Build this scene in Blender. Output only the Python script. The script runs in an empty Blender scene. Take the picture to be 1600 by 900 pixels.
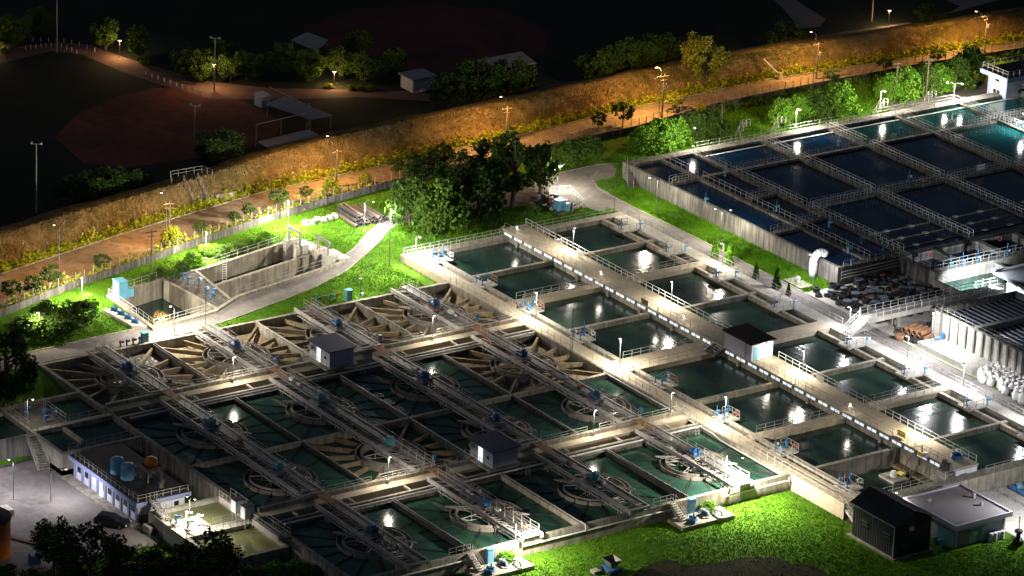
import bpy, math, random
import numpy as np
from mathutils import Matrix, Vector
random.seed(7); RNG = np.random.default_rng(7)
sc = bpy.context.scene
COL = sc.collection

# ---------------------------------------------------------------- camera
FPX, PITCH, YAW, ROLL, DIST = 6207.0, math.radians(20.63), math.radians(144.82), math.radians(2.37), 600.0
_d = Vector((math.cos(YAW)*math.cos(PITCH), math.sin(YAW)*math.cos(PITCH), -math.sin(PITCH)))
_r = Vector((math.sin(YAW), -math.cos(YAW), 0)); _u = _r.cross(_d)
_c, _s = math.cos(ROLL), math.sin(ROLL)
CX, CY, CZ = _c*_r + _s*_u, -_s*_r + _c*_u, -_d
CAM = CZ*DIST
cam = bpy.data.cameras.new('camera'); cam.sensor_width = 36; cam.lens = 36*FPX/1600
cam.clip_start = 5; cam.clip_end = 6000
co = bpy.data.objects.new('camera', cam); COL.objects.link(co)
M = Matrix((CX, CY, CZ)).transposed().to_4x4(); M.translation = CAM; co.matrix_world = M
sc.camera = co

def G(x, y, z=0.0):
    """survey helper: plan position of the point of height z seen at photo pixel x, y"""
    v = CX*((x-800)/FPX) + CY*((450-y)/FPX) - CZ
    t = (z-CAM.z)/v.z
    p = CAM + v*t
    return (p.x, p.y, z)

# ---------------------------------------------------------------- night sky, moon, exposure
world = bpy.data.worlds.new('World'); sc.world = world; world.use_nodes = True
wn = world.node_tree.nodes; bg = wn['Background']
sky = wn.new('ShaderNodeTexSky'); sky.sky_type = 'NISHITA'; sky.sun_disc = False
MOON_EL, MOON_AZ = math.radians(38), math.radians(200)
sky.sun_elevation = MOON_EL; sky.sun_rotation = MOON_AZ
world.node_tree.links.new(sky.outputs[0], bg.inputs[0]); bg.inputs[1].default_value = 0.0038
sun = bpy.data.lights.new('moon_light', 'SUN'); sun.energy = 0.012; sun.angle = math.radians(0.5); sun.color = (0.85, 0.92, 1)
so = bpy.data.objects.new('moon_light', sun); COL.objects.link(so)
_sd = Vector((math.sin(MOON_AZ)*math.cos(MOON_EL), math.cos(MOON_AZ)*math.cos(MOON_EL), math.sin(MOON_EL)))
so.rotation_euler = _sd.to_track_quat('Z', 'Y').to_euler()
sc.view_settings.view_transform = 'Standard'; sc.view_settings.look = 'None'
sc.view_settings.exposure = 2.0; sc.view_settings.gamma = 1.0; sc.view_settings.use_curve_mapping = False
sc.render.engine = 'CYCLES'
cy = sc.cycles
cy.use_denoising = True
try: cy.denoiser = 'OPENIMAGEDENOISE'
except Exception: pass
cy.max_bounces = 4; cy.diffuse_bounces = 2; cy.glossy_bounces = 3; cy.transmission_bounces = 2; cy.transparent_max_bounces = 6
cy.sample_clamp_indirect = 4.0; cy.sample_clamp_direct = 0.0
cy.use_light_tree = True; cy.caustics_reflective = False; cy.caustics_refractive = False
WHITE = (1.0, 0.91, 0.74); COOL = (0.97, 0.96, 0.97); SODIUM = (1.0, 0.51, 0.14); WARM = (1.0, 0.86, 0.62)

# ---------------------------------------------------------------- materials
MATS = {}
def mat(name, c1, c2=None, rough=0.8, scale=0.5, bump=0.0, bscale=6.0, metal=0.0, spec=0.3, c3=None, streak=0.0, emit=None, estr=0.0, detail=4.0, sharp=(0.35, 0.65)):
    m = bpy.data.materials.new(name); m.use_nodes = True; MATS[name] = m
    nt = m.node_tree; N = nt.nodes; L = nt.links; b = N['Principled BSDF']
    b.inputs['Roughness'].default_value = rough; b.inputs['Metallic'].default_value = metal
    b.inputs['Specular IOR Level'].default_value = spec
    geo = N.new('ShaderNodeNewGeometry')
    if c2 is None:
        c2 = tuple(v*0.82 for v in c1)
    nz = N.new('ShaderNodeTexNoise'); nz.inputs['Scale'].default_value = scale; nz.inputs['Detail'].default_value = detail
    L.new(geo.outputs['Position'], nz.inputs['Vector'])
    rp = N.new('ShaderNodeMapRange'); rp.inputs[1].default_value, rp.inputs[2].default_value = sharp
    L.new(nz.outputs['Fac'], rp.inputs[0])
    mx = N.new('ShaderNodeMix'); mx.data_type = 'RGBA'
    mx.inputs[6].default_value = (*c1, 1); mx.inputs[7].default_value = (*c2, 1)
    L.new(rp.outputs[0], mx.inputs[0]); out = mx.outputs[2]
    if c3 is not None or streak:
        mp = N.new('ShaderNodeMapping'); L.new(geo.outputs['Position'], mp.inputs[0])
        mp.inputs['Scale'].default_value = (1.6, 1.6, 0.12) if streak else (1, 1, 1)
        n2 = N.new('ShaderNodeTexNoise'); n2.inputs['Scale'].default_value = 1.3 if streak else scale*5; n2.inputs['Detail'].default_value = 5
        L.new(mp.outputs[0], n2.inputs['Vector'])
        r2 = N.new('ShaderNodeMapRange'); r2.inputs[1].default_value, r2.inputs[2].default_value = (0.40, 0.64) if streak else (0.45, 0.75)
        r2.inputs[4].default_value = streak if streak else 1.0
        L.new(n2.outputs['Fac'], r2.inputs[0])
        m2 = N.new('ShaderNodeMix'); m2.data_type = 'RGBA'
        cc = c3 if c3 is not None else tuple(v*0.3 for v in c1)
        m2.inputs[7].default_value = (*cc, 1)
        L.new(r2.outputs[0], m2.inputs[0]); L.new(out, m2.inputs[6]); out = m2.outputs[2]
    L.new(out, b.inputs['Base Color'])
    if bump:
        nb = N.new('ShaderNodeTexNoise'); nb.inputs['Scale'].default_value = bscale; nb.inputs['Detail'].default_value = 5
        L.new(geo.outputs['Position'], nb.inputs['Vector'])
        bp = N.new('ShaderNodeBump'); bp.inputs['Strength'].default_value = bump; bp.inputs['Distance'].default_value = 0.15
        L.new(nb.outputs['Fac'], bp.inputs['Height']); L.new(bp.outputs[0], b.inputs['Normal'])
    if emit is not None:
        b.inputs['Emission Color'].default_value = (*emit, 1); b.inputs['Emission Strength'].default_value = estr
    return m

mat('concrete', (0.36, 0.33, 0.27), (0.23, 0.21, 0.17), 0.9, 0.6, 0.25, 8, streak=0.55, c3=(0.075, 0.068, 0.055))
mat('concrete_wall', (0.27, 0.255, 0.225), (0.15, 0.142, 0.125), 0.92, 0.35, 0.25, 7, streak=0.8, c3=(0.055, 0.052, 0.047))
mat('concrete_dark', (0.15, 0.14, 0.125), (0.07, 0.067, 0.06), 0.92, 0.5, 0.25, 7, streak=0.8, c3=(0.025, 0.024, 0.022))
mat('concrete_pale', (0.46, 0.44, 0.40), (0.34, 0.325, 0.29), 0.9, 0.5, 0.15, 8, c3=(0.26, 0.245, 0.215))
mat('deck', (0.40, 0.345, 0.265), (0.33, 0.28, 0.21), 0.9, 0.35, 0.12, 9, c3=(0.26, 0.22, 0.165))
mat('mud', (0.30, 0.235, 0.145), (0.17, 0.135, 0.085), 0.85, 0.4, 0.5, 3, c3=(0.10, 0.08, 0.05))
mat('asphalt', (0.095, 0.09, 0.088), (0.06, 0.058, 0.057), 0.9, 0.25, 0.15, 10, c3=(0.13, 0.122, 0.115))
mat('asphalt_worn', (0.17, 0.155, 0.15), (0.12, 0.11, 0.105), 0.88, 0.22, 0.15, 10, c3=(0.21, 0.19, 0.18))
mat('road_orange_lit', (0.29, 0.22, 0.15), (0.21, 0.16, 0.11), 0.9, 0.2, 0.2, 5, c3=(0.12, 0.095, 0.08))  # asphalt with the orange street light put into its colour
mat('grass', (0.070, 0.185, 0.012), (0.036, 0.105, 0.010), 0.9, 0.35, 0.6, 4, c3=(0.08, 0.09, 0.014), spec=0.02)
mat('grass_blade', (0.095, 0.255, 0.012), (0.045, 0.14, 0.010), 0.9, 0.16, c3=(0.15, 0.26, 0.014), spec=0.02)
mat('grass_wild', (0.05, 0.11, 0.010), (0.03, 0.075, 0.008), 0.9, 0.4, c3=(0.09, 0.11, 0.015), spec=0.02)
mat('straw', (0.27, 0.19, 0.085), (0.11, 0.11, 0.03), 0.9, 0.09, c3=(0.44, 0.32, 0.15), sharp=(0.42, 0.62), spec=0.02)
mat('levee_soil', (0.17, 0.118, 0.05), (0.075, 0.075, 0.022), 0.95, 0.16, 1.0, 2.2, c3=(0.26, 0.18, 0.08), sharp=(0.42, 0.62), spec=0.02)
mat('wet_dark', (0.035, 0.038, 0.035), (0.022, 0.025, 0.024), 0.9, 0.6, spec=0.05)
mat('ring_grey', (0.27, 0.255, 0.235), (0.17, 0.16, 0.145), 0.8, 0.8, c3=(0.14, 0.10, 0.07))
mat('launder_tan', (0.26, 0.205, 0.12), (0.16, 0.125, 0.075), 0.9, 0.6, 0.3, 6, c3=(0.12, 0.095, 0.06))
mat('lamp_post', (0.16, 0.16, 0.16), (0.12, 0.12, 0.12), 0.6, 1.0)
mat('clay_unlit', (0.08, 0.020, 0.018), (0.05, 0.015, 0.014), 0.95, 0.12)  # same clay, darkened for the unlit far infield
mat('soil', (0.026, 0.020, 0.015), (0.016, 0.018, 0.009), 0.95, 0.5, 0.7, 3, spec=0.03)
mat('park_grass_unlit', (0.014, 0.022, 0.010), (0.009, 0.014, 0.007), 0.95, 0.12, 0.4, 2)  # grass darkened to stand for the lack of light in the park
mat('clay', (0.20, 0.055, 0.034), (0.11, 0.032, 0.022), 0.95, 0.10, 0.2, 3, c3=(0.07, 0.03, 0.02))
mat('path_brick', (0.17, 0.10, 0.075), (0.12, 0.075, 0.06), 0.9, 0.3, 0.1, 6)
mat('galvanised', (0.5, 0.5, 0.52), (0.4, 0.4, 0.42), 0.3, 1.2, metal=0.7)
mat('steel', (0.40, 0.385, 0.385), (0.26, 0.25, 0.25), 0.6, 1.2, metal=0.0, spec=0.4, c3=(0.30, 0.25, 0.21))
mat('steel_dark', (0.17, 0.162, 0.165), (0.10, 0.096, 0.10), 0.6, 1.0, metal=0.3)
mat('rail', (0.36, 0.355, 0.335), (0.27, 0.265, 0.25), 0.55, 2.0)
mat('white_paint', (0.72, 0.72, 0.72), (0.60, 0.60, 0.59), 0.5, 0.8)
mat('wall_white', (0.62, 0.64, 0.70), (0.52, 0.54, 0.60), 0.8, 0.4, streak=0.3, c3=(0.34, 0.35, 0.39))
mat('wall_blue', (0.22, 0.26, 0.46), (0.18, 0.215, 0.38), 0.75, 0.5)
mat('wall_lilac', (0.40, 0.39, 0.47), (0.33, 0.32, 0.39), 0.8, 0.5)
mat('roof_sky_tint', (0.06, 0.065, 0.13), (0.045, 0.05, 0.10), 0.6, 0.5)  # blue of the sky light is put into the roof colour
mat('roof_black', (0.022, 0.021, 0.024), (0.035, 0.033, 0.035), 0.75, 0.4, 0.2, 6)
mat('roof_slab', (0.23, 0.215, 0.225), (0.11, 0.085, 0.075), 0.6, 0.13, sharp=(0.5, 0.72), detail=6)
mat('cladding', (0.040, 0.043, 0.050), (0.03, 0.032, 0.037), 0.5, 0.5, metal=0.2)
mat('blue_paint', (0.05, 0.16, 0.34), (0.04, 0.12, 0.26), 0.45, 1.5)
mat('blue_dark', (0.035, 0.11, 0.26), (0.025, 0.075, 0.19), 0.45, 1.5)
mat('blue_pale', (0.16, 0.42, 0.60), (0.13, 0.35, 0.52), 0.5, 1.0)
mat('teal', (0.10, 0.32, 0.36), (0.08, 0.26, 0.30), 0.5, 1.0)
mat('red_paint', (0.34, 0.04, 0.06), None, 0.5, 1.0)
mat('orange_tank', (0.62, 0.17, 0.025), (0.50, 0.13, 0.02), 0.5, 1.0)
mat('yellow', (0.75, 0.60, 0.03), None, 0.6, 1.0)
mat('rust', (0.24, 0.12, 0.06), (0.13, 0.07, 0.04), 0.9, 1.5)
mat('iron', (0.045, 0.043, 0.045), (0.03, 0.029, 0.03), 0.6, 1.5, metal=0.3)
mat('lid', (0.17, 0.21, 0.25), (0.09, 0.11, 0.13), 0.5, 1.2)
mat('bag', (0.66, 0.65, 0.65), (0.48, 0.465, 0.45), 0.85, 1.0, 0.35, 4)
mat('wood', (0.13, 0.10, 0.075), (0.09, 0.07, 0.05), 0.85, 2.0)
mat('bark', (0.12, 0.09, 0.065), (0.07, 0.055, 0.04), 0.95, 2.0, 0.4, 8)
mat('stone', (0.30, 0.28, 0.24), (0.20, 0.19, 0.16), 0.95, 1.0, 0.4, 4)
mat('car_paint', (0.012, 0.012, 0.014), None, 0.25, 1.0, spec=0.6)
mat('glass_dark', (0.02, 0.025, 0.03), None, 0.1, 1.0, spec=0.6)
mat('tail_red', (0.5, 0.01, 0.015), None, 0.3, 1.0)
mat('rubber', (0.015, 0.015, 0.016), None, 0.85, 2.0)
mat('roof_grey', (0.30, 0.30, 0.31), (0.24, 0.24, 0.25), 0.6, 0.6)
mat('pipe_black', (0.03, 0.029, 0.03), (0.05, 0.045, 0.045), 0.5, 1.0)
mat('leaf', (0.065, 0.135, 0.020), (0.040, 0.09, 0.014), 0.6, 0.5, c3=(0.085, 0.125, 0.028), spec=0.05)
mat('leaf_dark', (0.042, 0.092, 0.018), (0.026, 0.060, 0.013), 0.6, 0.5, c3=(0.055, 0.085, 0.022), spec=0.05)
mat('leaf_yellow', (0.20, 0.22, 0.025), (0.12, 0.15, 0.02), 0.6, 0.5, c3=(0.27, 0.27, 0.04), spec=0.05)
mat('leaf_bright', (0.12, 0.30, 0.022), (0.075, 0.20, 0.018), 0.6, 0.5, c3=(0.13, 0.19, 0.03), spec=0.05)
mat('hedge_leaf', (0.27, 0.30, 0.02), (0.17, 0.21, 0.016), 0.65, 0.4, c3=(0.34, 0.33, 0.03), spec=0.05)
mat('lit_window', (0.8, 0.8, 0.8), None, 0.4, 1, emit=(0.70, 0.86, 1.0), estr=0.20)
mat('lit_window_warm', (0.8, 0.8, 0.7), None, 0.4, 1, emit=(1.0, 0.95, 0.72), estr=0.16)
mat('lit_door', (0.8, 0.85, 0.9), None, 0.4, 1, emit=(0.80, 0.93, 1.0), estr=0.3)
for nm, col in (('lamp_white', (1, 0.97, 0.92)), ('lamp_cool', (0.9, 0.95, 1)), ('lamp_sodium', (1, 0.68, 0.30))):
    m = mat(nm, (0.8, 0.8, 0.8), None, 0.4, 1, emit=col, estr=3.0)
    m.cycles.emission_sampling = 'NONE'

def water_mat(name, col, col2, rough=0.10, bump=0.05, sc_=0.5, stretch=(1, 1, 1), rot=0):
    m = bpy.data.materials.new(name); m.use_nodes = True; MATS[name] = m
    nt = m.node_tree; N = nt.nodes; L = nt.links; b = N['Principled BSDF']
    geo = N.new('ShaderNodeNewGeometry')
    mp = N.new('ShaderNodeMapping'); mp.inputs['Scale'].default_value = stretch; mp.inputs['Rotation'].default_value = (0, 0, rot)
    L.new(geo.outputs['Position'], mp.inputs[0])
    n1 = N.new('ShaderNodeTexNoise'); n1.inputs['Scale'].default_value = 0.16; n1.inputs['Detail'].default_value = 3
    L.new(mp.outputs[0], n1.inputs['Vector'])
    mx = N.new('ShaderNodeMix'); mx.data_type = 'RGBA'; mx.inputs[6].default_value = (*col, 1); mx.inputs[7].default_value = (*col2, 1)
    rp = N.new('ShaderNodeMapRange'); rp.inputs[1].default_value, rp.inputs[2].default_value = 0.35, 0.65
    L.new(n1.outputs['Fac'], rp.inputs[0]); L.new(rp.outputs[0], mx.inputs[0])
    m3 = N.new('ShaderNodeMapping'); m3.inputs['Scale'].default_value = (0.25, 1.4, 1); m3.inputs['Rotation'].default_value = (0, 0, 0.25); L.new(geo.outputs['Position'], m3.inputs[0])
    n3 = N.new('ShaderNodeTexNoise'); n3.inputs['Scale'].default_value = 0.55; n3.inputs['Detail'].default_value = 6; n3.inputs['Distortion'].default_value = 1.2; L.new(m3.outputs[0], n3.inputs['Vector'])
    r3 = N.new('ShaderNodeMapRange'); r3.inputs[1].default_value, r3.inputs[2].default_value = 0.56, 0.74; r3.inputs[4].default_value = 0.55; L.new(n3.outputs['Fac'], r3.inputs[0])
    mz = N.new('ShaderNodeMix'); mz.data_type = 'RGBA'; mz.inputs[7].default_value = (col[0]*2+0.006, col[1]*1.7+0.004, col[2]*1.6+0.003, 1); L.new(r3.outputs[0], mz.inputs[0]); L.new(mx.outputs[2], mz.inputs[6]); L.new(mz.outputs[2], b.inputs['Base Color'])
    b.inputs['Roughness'].default_value = rough; b.inputs['IOR'].default_value = 1.33
    nb = N.new('ShaderNodeTexNoise'); nb.inputs['Scale'].default_value = sc_; nb.inputs['Detail'].default_value = 3
    L.new(mp.outputs[0], nb.inputs['Vector'])
    bp = N.new('ShaderNodeBump'); bp.inputs['Strength'].default_value = bump; bp.inputs['Distance'].default_value = 0.3
    L.new(nb.outputs['Fac'], bp.inputs['Height']); L.new(bp.outputs[0], b.inputs['Normal'])
    return m
water_mat('water_filter', (0.022, 0.046, 0.032), (0.007, 0.018, 0.017), 0.17, 0.10, 1.2, (0.35, 1.5, 1))
water_mat('water_clar', (0.024, 0.070, 0.042), (0.013, 0.040, 0.032), 0.12, 0.03, 0.5)
water_mat('water_basin', (0.0015, 0.016, 0.044), (0.0012, 0.012, 0.036), 0.08, 0.06, 0.9)
water_mat('water_basin_lit', (0.003, 0.050, 0.046), (0.002, 0.034, 0.040), 0.08, 0.06, 0.9)  # basin water with the light near the white building put into its colour
water_mat('water_olive', (0.17, 0.18, 0.085), (0.13, 0.145, 0.07), 0.12, 0.02, 0.5)
water_mat('water_sparkle', (0.18, 0.18, 0.17), (0.08, 0.08, 0.075), 0.18, 1.0, 3.0)  # pale colour stands for light sparkling on the ripples

# ---------------------------------------------------------------- mesh builder
class MB:
    def __init__(s): s.v = []; s.f = []
    def quad(s, a, b, c, d):
        n = len(s.v); s.v += [a, b, c, d]; s.f.append((n, n+1, n+2, n+3)); return s
    def box(s, x0, x1, y0, y1, z0, z1):
        n = len(s.v)
        s.v += [(x0,y0,z0),(x1,y0,z0),(x1,y1,z0),(x0,y1,z0),(x0,y0,z1),(x1,y0,z1),(x1,y1,z1),(x0,y1,z1)]
        for q in ((3,2,1,0),(4,5,6,7),(0,1,5,4),(1,2,6,5),(2,3,7,6),(3,0,4,7)): s.f.append(tuple(n+i for i in q))
        return s
    def beam(s, p, q, w, h, up=(0,0,1)):
        """bar of width w, height h, its top face along p-q"""
        p, q = Vector(p), Vector(q); d = (q-p).normalized(); u = Vector(up); r = d.cross(u)
        if r.length < 1e-4: r = Vector((1,0,0))
        r.normalize(); u = r.cross(d).normalized(); n = len(s.v)
        for e in (p, q):
            for a, b in ((-.5,-1),(.5,-1),(.5,0),(-.5,0)): s.v.append(tuple(e + r*(a*w) + u*(b*h)))
        for f in ((3,2,1,0),(4,5,6,7),(0,1,5,4),(1,2,6,5),(2,3,7,6),(3,0,4,7)): s.f.append(tuple(n+i for i in f))
        return s
    def tube(s, p, q, r, r2=None, k=6, cap=True):
        p, q = Vector(p), Vector(q); d = (q-p).normalized(); r2 = r if r2 is None else r2
        a = d.orthogonal().normalized(); b = d.cross(a); n = len(s.v)
        for e, rr in ((p, r), (q, r2)):
            for i in range(k):
                t = 2*math.pi*i/k; s.v.append(tuple(e + a*(rr*math.cos(t)) + b*(rr*math.sin(t))))
        for i in range(k): j = (i+1) % k; s.f.append((n+i, n+j, n+k+j, n+k+i))
        if cap: s.f.append(tuple(n+i for i in range(k))[::-1]); s.f.append(tuple(n+k+i for i in range(k)))
        return s
    def path(s, pts, r, k=6):
        for a, b in zip(pts[:-1], pts[1:]): s.tube(a, b, r, k=k)
        return s
    def lathe(s, prof, c=(0,0,0), k=24, a0=0.0, a1=2*math.pi):
        n = len(s.v); full = abs(a1-a0-2*math.pi) < 1e-6; m = k if full else k+1
        for i in range(m):
            t = a0+(a1-a0)*i/k
            for r, z in prof: s.v.append((c[0]+r*math.cos(t), c[1]+r*math.sin(t), c[2]+z))
        p = len(prof)
        for i in range(k):
            j = (i+1) % m
            for q in range(p-1): s.f.append((n+i*p+q, n+j*p+q, n+j*p+q+1, n+i*p+q+1))
        return s
    def prism(s, poly, z0, z1):
        n = len(s.v); k = len(poly)
        s.v += [(x, y, z0) for x, y in poly] + [(x, y, z1) for x, y in poly]
        s.f.append(tuple(n+k+i for i in range(k))); s.f.append(tuple(n+i for i in range(k))[::-1])
        for i in range(k): j = (i+1) % k; s.f.append((n+i, n+j, n+k+j, n+k+i))
        return s
    def mesh(s, name, m, off=(0,0,0), smooth=False):
        me = bpy.data.meshes.new(name)
        V = np.array(s.v, dtype=float).reshape(-1, 3) - np.array(off)
        me.from_pydata(V.tolist(), [], s.f); me.materials.append(MATS[m]); me.validate()
        if smooth: me.shade_smooth()
        me.update(); return me
    def build(s, name, m, parent=None, local=False, smooth=False):
        off = (0,0,0)
        if parent is not None and not local: off = WLOC[parent.name]
        o = bpy.data.objects.new(name, s.mesh(name, m, off, smooth)); COL.objects.link(o)
        if parent is not None: o.parent = parent; WLOC[o.name] = off
        else: WLOC[o.name] = (0,0,0)
        return o
    def solo(s, name, m, label, cat, group=None, smooth=False, kind=None):
        V = np.array(s.v); lo, hi = V.min(0), V.max(0); off = ((lo[0]+hi[0])/2, (lo[1]+hi[1])/2, lo[2])
        o = bpy.data.objects.new(name, s.mesh(name, m, off, smooth)); COL.objects.link(o); o.location = off; WLOC[o.name] = off
        tag(o, label, cat, group, kind); return o
WLOC = {}
def tag(o, label=None, cat=None, group=None, kind=None):
    if label: o['label'] = label
    if cat: o['category'] = cat
    if group: o['group'] = group
    if kind: o['kind'] = kind
    return o
def thing(name, label, cat, loc=(0,0,0), rz=0.0, group=None, kind=None):
    o = bpy.data.objects.new(name, None); COL.objects.link(o); o.location = loc; o.rotation_euler[2] = rz
    o.empty_display_size = 0.3; WLOC[o.name] = tuple(loc)
    return tag(o, label, cat, group, kind)
def sub(name, me, parent, loc=(0,0,0), rz=0.0, scale=None):
    """a part that shares the mesh me; loc is local to its thing"""
    o = bpy.data.objects.new(name, me); COL.objects.link(o); o.parent = parent; o.location = loc; o.rotation_euler[2] = rz
    if scale is not None: o.scale = scale
    return o
def copy_tree(o, loc=None, rz=None, parent=None, label=None):
    c = o.copy(); COL.objects.link(c); c.parent = parent
    if loc is not None: c.location = loc; WLOC[c.name] = tuple(loc)
    if rz is not None: c.rotation_euler[2] = rz
    if label: c['label'] = label
    for ch in list(o.children): copy_tree(ch, parent=c)
    return c
def structure(name, mb, m, smooth=False):
    o = mb.build(name, m, smooth=smooth); o['kind'] = 'structure'; return o
ORD = ['first', 'second', 'third', 'fourth', 'fifth', 'sixth', 'seventh', 'eighth', 'ninth', 'tenth', 'eleventh', 'twelfth', 'thirteenth', 'fourteenth', 'fifteenth', 'sixteenth']

# railing: posts share one mesh, the rails of a run are two parts
_POST = {}
def railing(pts, label, h=1.1, step=1.6, m='rail', r=0.04, group='walkway railings', rails=(1.0, 0.52), parent=None, name='railing'):
    base = pts[0]
    t = thing(name, label, 'railing', base, group=group) if parent is None else parent
    if parent is not None: base = WLOC[parent.name]
    if (h, m, r) not in _POST: _POST[(h, m, r)] = MB().tube((0,0,-0.03), (0,0,h), r, k=5).mesh('post', m)
    done = set()
    for a, b in zip(pts[:-1], pts[1:]):
        a, b = Vector(a), Vector(b); n = max(1, round((b-a).length/step))
        for i in range(n+1):
            p = a.lerp(b, i/n); key = (round(p.x, 1), round(p.y, 1), round(p.z, 1))
            if key in done: continue
            done.add(key); sub('post', _POST[(h, m, r)], t, tuple(p-Vector(base)))
    for k in rails:
        MB().path([(p[0], p[1], p[2]+h*k) for p in pts], r*0.85, k=5).build('rail' if k < 1 else 'handrail', m, t)
    return t
# ---------------------------------------------------------------- fast meshes for foliage and grass
def np_mesh(name, V, k, m):
    """V: (n*k,3) loose polygons of k corners"""
    V = np.asarray(V, dtype=np.float32).reshape(-1, 3); n = len(V)//k
    me = bpy.data.meshes.new(name); me.vertices.add(len(V)); me.vertices.foreach_set('co', V.ravel())
    me.loops.add(len(V)); me.loops.foreach_set('vertex_index', np.arange(len(V), dtype=np.int32))
    me.polygons.add(n); me.polygons.foreach_set('loop_start', np.arange(0, len(V), k, dtype=np.int32))
    me.polygons.foreach_set('loop_total', np.full(n, k, dtype=np.int32))
    me.materials.append(MATS[m]); me.update(calc_edges=True); me.validate(); return me
def inside(P, poly):
    x, y = P[:, 0], P[:, 1]; r = np.zeros(len(P), bool); n = len(poly)
    for i in range(n):
        (x1, y1), (x2, y2) = poly[i], poly[(i+1) % n]
        c = ((y1 > y) != (y2 > y)) & (x < (x2-x1)*(y-y1)/(y2-y1+1e-12)+x1); r ^= c
    return r
def tufts(P, Z, h0, h1, w, lean=0.5, blades=3):
    n = len(P); out = []
    for b in range(blades):
        a = RNG.uniform(0, 2*np.pi, n); h = RNG.uniform(h0, h1, n); ww = w*RNG.uniform(0.6, 1.4, n)
        ox, oy = RNG.normal(0, 0.08, n), RNG.normal(0, 0.08, n)
        bx, by = P[:, 0]+ox, P[:, 1]+oy; l = RNG.uniform(0, lean, n)*h; la = RNG.uniform(0, 2*np.pi, n)
        A = np.stack([bx-np.cos(a)*ww, by-np.sin(a)*ww, Z-0.03], 1); B = np.stack([bx+np.cos(a)*ww, by+np.sin(a)*ww, Z-0.03], 1)
        C = np.stack([bx+np.cos(la)*l, by+np.sin(la)*l, Z+h], 1)
        out.append(np.stack([A, B, C], 1))
    return np.concatenate(out).reshape(-1, 3)

# ---------------------------------------------------------------- lie of the land
def sm(t): t = np.clip(t, 0, 1); return t*t*(3-2*t)
YT = [-160, -72, -59, -47, -33, -19, -6, 9, 21.5, 34.5, 50, 62, 78, 93, 107.6, 130, 160, 320]
def x_wall(y): return np.interp(y, YT, [-2, -27, -31.8, -35, -39.3, -43, -46, -48.5, -50, -51, -52, -52.6, -56, -57, -57.5, -57.5, -56, -45])
def x_road_near(y): return x_wall(y)-1.9
def x_road_far(y): return np.interp(y, [-160, -64, -39, -11, 13, 40, 70, 100, 127, 157, 320], [-20, -42.3, -49.3, -55.6, -57.6, -59.8, -63.3, -65.2, -63.6, -62, -50])
def x_crest(y): return np.interp(y, [-160, -61, -48, -29, -8, 6, 26, 46, 67, 90, 117, 161, 320], [-26, -49, -52.4, -56.2, -61.6, -64.4, -66.3, -67.4, -69, -71, -69.8, -67.5, -56])
def gz(x, y):
    x = np.asarray(x, float); y = np.asarray(y, float)
    z = np.full(np.broadcast(x, y).shape, -0.4)
    t = sm((x+4)/16.0); z = np.where(y < -76.7, -0.4-2.8*t, z)
    z = np.where((x > 76.0) & (y <= -6.8), -2.3-0.9*sm((-58-y)/18.0), z)
    z = np.where((x > 90.0) & (y > -6.8) & (y < 34.8), -2.3, z)
    z = np.where(y >= 34.8, z-1.9*sm((x-66)/24.0), z)
    z = np.where(x < x_crest(y)-2, -2.0, z)
    z = np.where((y > -12) & (y < -6.8) & (x > -20.5) & (x < -6.9), -0.4-0.8*sm((y+12)/4.0), z)
    return z
INLET = [(-26.3,-54.6), (-28.9,-44.8), (-29.6,-36), (-33.6,-19.7), (-31.9,-16.4), (-23.2,-14.6), (-22.0,-16.3), (-16.9,-38.0), (-13.3,-44.1), (-11.6,-55.4)]
HOLES = [[(-7,-76.8),(77,-76.8),(77,-6.9),(-7,-6.9)], [(-20.4,-6.9),(90.5,-6.9),(90.5,34.9),(-20.4,34.9)],
         [(-34.4,45.1),(22.3,45.1),(22.3,140),(-34.4,140)], [(4.6,-89.2),(23.2,-89.2),(23.2,-76.8),(4.6,-76.8)],
         [(43.6,-87.4),(62,-87.4),(62,-76.8),(43.6,-76.8)], INLET]
from mathutils.geometry import delaunay_2d_cdt
gx = np.concatenate([[-2600, -1200, -600, -350, -220, -160], np.arange(-120, 112, 4.0), [115, 140, 200, 320, 600, 1400]])
gy = np.concatenate([[-2600, -1200, -500, -250, -160], np.arange(-130, 172, 4.0), [185, 220, 300, 500, 900, 2600]])
vs, es = [], []
eps = 0.02
for h in HOLES:
    n = len(vs)
    for i in range(len(h)):
        vs.append(Vector(h[i])); es.append((n+i, n+(i+1) % len(h)))
rim = set(range(len(vs)))
extra = []
for h in HOLES:      # intermediate points along the rims
    for (x1, y1), (x2, y2) in zip(h, h[1:]+h[:1]):
        L_ = math.hypot(x2-x1, y2-y1); k = int(L_//5)
        for i in range(1, k): extra.append((x1+(x2-x1)*i/k, y1+(y2-y1)*i/k))
GX, GY = np.meshgrid(gx, gy); GP = np.stack([GX.ravel(), GY.ravel()], 1)
keep = np.ones(len(GP), bool)
for h in HOLES: keep &= ~inside(GP, h)
vs += [Vector(p) for p in extra] + [Vector((float(p[0])+0.013, float(p[1])+0.017)) for p in GP[keep]]
rv, re_, rf, *_ = delaunay_2d_cdt(vs, es, [], 0, 1e-4)
RV = np.array([tuple(v) for v in rv]); cen = np.array([RV[list(f)].mean(0) for f in rf]); bad = np.zeros(len(rf), bool)
for h in HOLES: bad |= inside(cen, h)
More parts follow.
